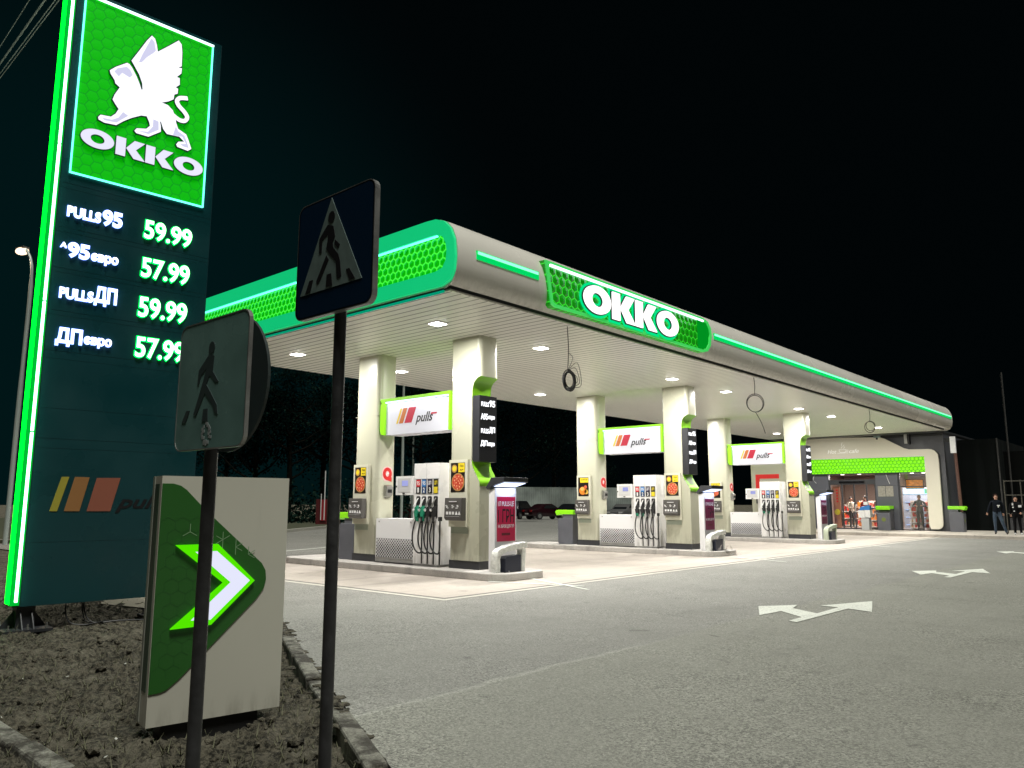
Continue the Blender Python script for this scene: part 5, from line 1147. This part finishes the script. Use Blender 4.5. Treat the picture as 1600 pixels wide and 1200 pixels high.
def car(lab, loc, rz, paint, suv=False):
    t = thing('parked_car', lab, 'car', loc, rz, 'cars parked by the far fence')
    hh = 1.72 if suv else 1.45; Lh = 2.2
    prof = [(-Lh, .35), (-Lh+.02, .75), (-Lh+.1, .92), (-1.75 if suv else -1.45, .98), (-1.45 if suv else -.85, hh-.06), (-1.0, hh) if suv else (-.55, hh), (.25, hh), (1.0, .98), (1.95, .86), (Lh, .70), (Lh, .35), (1.75, .28), (-1.75, .28)]
    mb = MB().prism(prof, -.86, .86, FY)
    for q in mb.bm.verts:
        if q.co.z > 1.1: q.co.y *= .80
    mb.build('body', paint, t, bevel=.06, seg=3, smooth=True)
    gl = mat('car_glass', (.01, .012, .014), .1)
    for s in (-1, 1):
        o = MB().prism([(-1.30 if suv else -.8, 1.02), (-1.18 if suv else -.6, hh-.12), (.2, hh-.12), (.82, 1.02)], s*.80-.02, s*.80+.02, FY).build('side_window', gl, t)
    MB().quad((-1.73 if suv else -1.40, -.62, 1.02), (-1.73 if suv else -1.40, .62, 1.02), (-1.47 if suv else -.88, .56, hh-.12), (-1.47 if suv else -.88, -.56, hh-.12)).build('rear_window', gl, t)
    MB().quad((1.02, .66, 1.0), (1.02, -.66, 1.0), (.32, -.58, hh-.08), (.32, .58, hh-.08)).build('windscreen', gl, t)
    for x in (-1.35, 1.35):
        for s in (-1, 1):
            w = MB().prism(ellipse(x, .33, .33, .33, 20), s*.80-.10, s*.80+.10, FY).build('wheel', BLACK, t); MB().prism(ellipse(x, .33, .2, .2, 12), s*.91-.005, s*.91+.005, FY).build('rim', STEEL, w)
    for s in (-1, 1):
        MB().box(-Lh-.02, -Lh+.1, s*.62-.14, s*.62+.14, .72, .88).build('tail_lamp', mat('tail_red', (.35, .02, .02), .2), t); MB().box(Lh-.12, Lh+.01, s*.6-.18, s*.6+.18, .62, .74).build('headlamp', mat('lamp_clear', (.7, .7, .7), .1), t)
    MB().box(-Lh-.02, -Lh, -.26, .26, .48, .60).build('number_plate', PWHT, t)
    return t
PB = mat('car_black', (.008, .009, .011), .15); PR = mat('car_dark_red', (.016, .004, .006), .2); PS = mat('car_pale', (.10, .10, .10), .25); PD = mat('car_maroon', (.05, .010, .008), .2)
def car_at(px, py, rz, *k, **kw): p = gpt(px, py); p.z = 0; return car(k[0], p, rz, *k[1:], **kw)
car_at(812, 811, R(100), 'black parked estate car at the far fence, left of the dark red one', PB, suv=True)
car_at(853, 811.5, R(75), 'dark red parked hatchback seen from behind at the far fence', PR)
car_at(893, 809, R(95), 'black parked car half hidden behind the middle island bin', PB)
car_at(640, 815, R(60), 'maroon parked car glimpsed between the nearest dispenser and column', PD)
car_at(975, 812, R(-80), 'pale parked car glimpsed under the middle dispenser display', PS)
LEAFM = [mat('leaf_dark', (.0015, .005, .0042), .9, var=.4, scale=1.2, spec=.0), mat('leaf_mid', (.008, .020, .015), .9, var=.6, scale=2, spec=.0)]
BARK = mat('bark', (.012, .011, .009), .9, spec=0)
def tree(lab, loc, h, seed, cr):
    rng = random.Random(seed); t = thing('tree', lab, 'tree', loc, 0, 'dark trees behind the station')
    mb = MB(); tops = []
    mb.tube([(0, 0, 0), (.1, .05, h*.25), (0, .1, h*.5), (.1, 0, h*.8)], [h*.022, h*.017, h*.012, h*.004], 8)
    for k in range(9):
        z = h*rng.uniform(.25, .7); a = rng.random()*6.28; L = cr*rng.uniform(.6, 1.1); p = (math.cos(a)*L, math.sin(a)*L, z+L*rng.uniform(.4, .9)); tops.append(p)
        mb.tube([(0, 0, z), (p[0]*.5, p[1]*.5, z+(p[2]-z)*.35), p], [h*.008, h*.006, h*.002], 5)
    mb.build('trunk', BARK, t)
    mb = MB(); cl = [(q, cr*rng.uniform(.35, .6)) for q in tops]+[((rng.uniform(-.5, .5)*cr, rng.uniform(-.5, .5)*cr, h*rng.uniform(.45, .95)), cr*rng.uniform(.3, .6)) for _ in range(12)]
    pick = []
    for (c, r) in cl:
        lit = rng.random() < .22  # some clumps get the paler leaf, painted as if catching light
        for _ in range(260):
            d = Vector((rng.gauss(0, 1), rng.gauss(0, 1), rng.gauss(0, .8))); d = d.normalized()*r*rng.random()**.45; p = Vector(c)+d
            if p.z < h*.12: continue
            s = rng.uniform(.07, .17); u = Vector((rng.gauss(0, 1), rng.gauss(0, 1), rng.gauss(0, 1))).normalized()*s; w = u.orthogonal().normalized()*s*.6
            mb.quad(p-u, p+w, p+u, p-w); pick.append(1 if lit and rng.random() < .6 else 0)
    o = mb.build('crown', LEAFM, t)
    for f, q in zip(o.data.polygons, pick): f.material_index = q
    return t
TR = [(395, 60, 12, 'broad dark tree behind the round sign disc'), (450, 57, 12, 'dark tree above the red air station'), (505, 62, 13, 'dark tree hidden partly by the tall sign pole'), (560, 64, 13, 'dark tree left of the nearest cream column'), (655, 60, 11, 'leafy dark tree seen under the nearest brand beam'), (705, 66, 12, 'dark tree between the two columns of the nearest island'), (800, 64, 11, 'loose leafy tree right of the nearest fuel display'), (865, 95, 15, 'large faint tree above the corrugated fence'), (350, 66, 11, 'dark tree close behind the price pylon'), (940, 105, 10, 'low dark tree behind the middle island columns')]
protos = [tree(TR[0][3], (0, 0, 0), 14, 1, 4.2), tree(TR[1][3], (0, 0, 0), 14, 2, 3.6), tree(TR[2][3], (0, 0, 0), 14, 3, 3.9)]
for i, (px, d, h, lab) in enumerate(TR):
    t = protos[i] if i < 3 else copy_tree(protos[i % 3]); p = at(px, 786, d); p.z = 0
    t.location = p; t.rotation_euler = (0, 0, i*1.7); t.scale = (h/14,)*3; t['label'] = lab
# undergrowth in front of the trees
mb = MB(); rng = random.Random(11)
for _ in range(5200):
    px = rng.uniform(330, 640); d = rng.uniform(53, 60); p = at(px, 786, d); p.z = .1+abs(rng.gauss(0, 1.2)); s = rng.uniform(.06, .16)
    u = Vector((rng.gauss(0, 1), rng.gauss(0, 1), rng.gauss(0, 1))).normalized()*s; w = u.orthogonal().normalized()*s*.6; mb.quad(p-u, p+w, p+u, p-w)
tag(mb.build('undergrowth', LEAFM[1]), 'dark tangled undergrowth along the grass bank', 'undergrowth', kind='stuff')
p = gpt(512, 822); t = thing('air_station', 'red air and water station cabinet with thin mast across the back road', 'air station', (p.x, p.y, 0.0), R(45))
MB().box(-.75, .75, -.3, .3, .1, 1.75).build('cabinet', mat('station_red', (.08, .006, .008), .5), t, bevel=.03)
MB().box(-.45, -.1, -.34, -.3, .35, 1.7).build('front_panel', mat('station_panel', (.30, .012, .02), .5), t, bevel=.02); MB().tube([(-.2, -.35, .4), (-.2, -.38, 3.6)], .035, 6).tube([(-.42, -.35, .4), (-.42, -.38, 2.1)], .03, 6).build('mast', PWHT, t); MB().box(-.8, .8, -.35, .35, 0, .1).build('plinth', DARK, t)
# street lamps: the lit one on the left, two more along the back road
def street_lamp(lab, base, h, lit, arm):
    t = thing('street_lamp', lab, 'street lamp', base, arm, 'street lamps along the back road')
    MB().tube(smooth_line([(0, 0, 0), (0, 0, h*.5), (.02, 0, h*.86), (-.12, 0, h*.95), (-.55, 0, h*1.0)], 5), [.085]*6+[.07]*5+[.05]*10, 10).build('pole', mat('lamp_pole', (.42, .48, .45), .5, metal=.3), t, smooth=True)
    hd = MB().box(-1.0, -.5, -.12, .12, h*1.0-.02, h*1.0+.07).build('lamp_head', STEEL, t, bevel=.02)
    if lit:
        MB().ball((-.75, 0, h-.08), .24, 1.3, .8, .6, 8).build('lamp_bulb', emis('sodium', (1, .74, .5), 2.2), hd)
        ld = bpy.data.lights.new('street_light', 'SPOT'); ld.energy = 900; ld.color = (1, .75, .5); ld.spot_size = R(140); ld.shadow_soft_size = .2
        lo = bpy.data.objects.new('street_light', ld); COL.objects.link(lo); lo.parent = t; lo.location = (-.75, 0, h-.25)
    return t
p = at(8, 850, 28); street_lamp('lit street lamp with curved arm left of the price pylon', (p.x, p.y, 0), 11.2, True, R(15))
p = at(627, 800, 45); street_lamp('unlit slim pole seen under the nearest brand beam', (p.x, p.y, 0), 9.5, False, R(200))
p = at(644, 800, 60); street_lamp('farther unlit slim pole just right of the other under the beam', (p.x, p.y, 0), 7.5, False, R(200))
WIRE = mat('overhead_wire', (.55, .70, .65), .5)
for i, (xa, xb, yb, r, lab) in enumerate(((55, -12, 92, .010, 'thinnest overhead wire in the top left corner'), (80, -12, 117, .030, 'thick twisted overhead cable second from the left'), (97, -12, 131, .012, 'thin overhead wire third from the left'), (103, -12, 138, .012, 'rightmost of the overhead wires in the top left corner'))):
    A = at(xa, -14, 20); B = at(xb, yb, 26); A2 = A+(A-B)*2.0; B2 = B+(B-A)*2.0
    pts = [A2.lerp(B2, k/24)-Vector((0, 0, .0)) for k in range(25)]
    if r > .02:
        mb = MB()
        for ph in (0, math.pi): mb.tube([A2.lerp(B2, k/240)+Vector((math.cos(k*.9+ph)*.02, 0, math.sin(k*.9+ph)*.02)) for k in range(241)], .02, 5)
        o = mb.build('overhead_wire', WIRE)
    else: o = MB().tube(pts, r, 5).build('overhead_wire', WIRE)
    tag(o, lab, 'wire', 'overhead wires')
# small litter on the verge
for i, (px, py) in enumerate(((160, 985), (196, 1092), (232, 1142))): pass
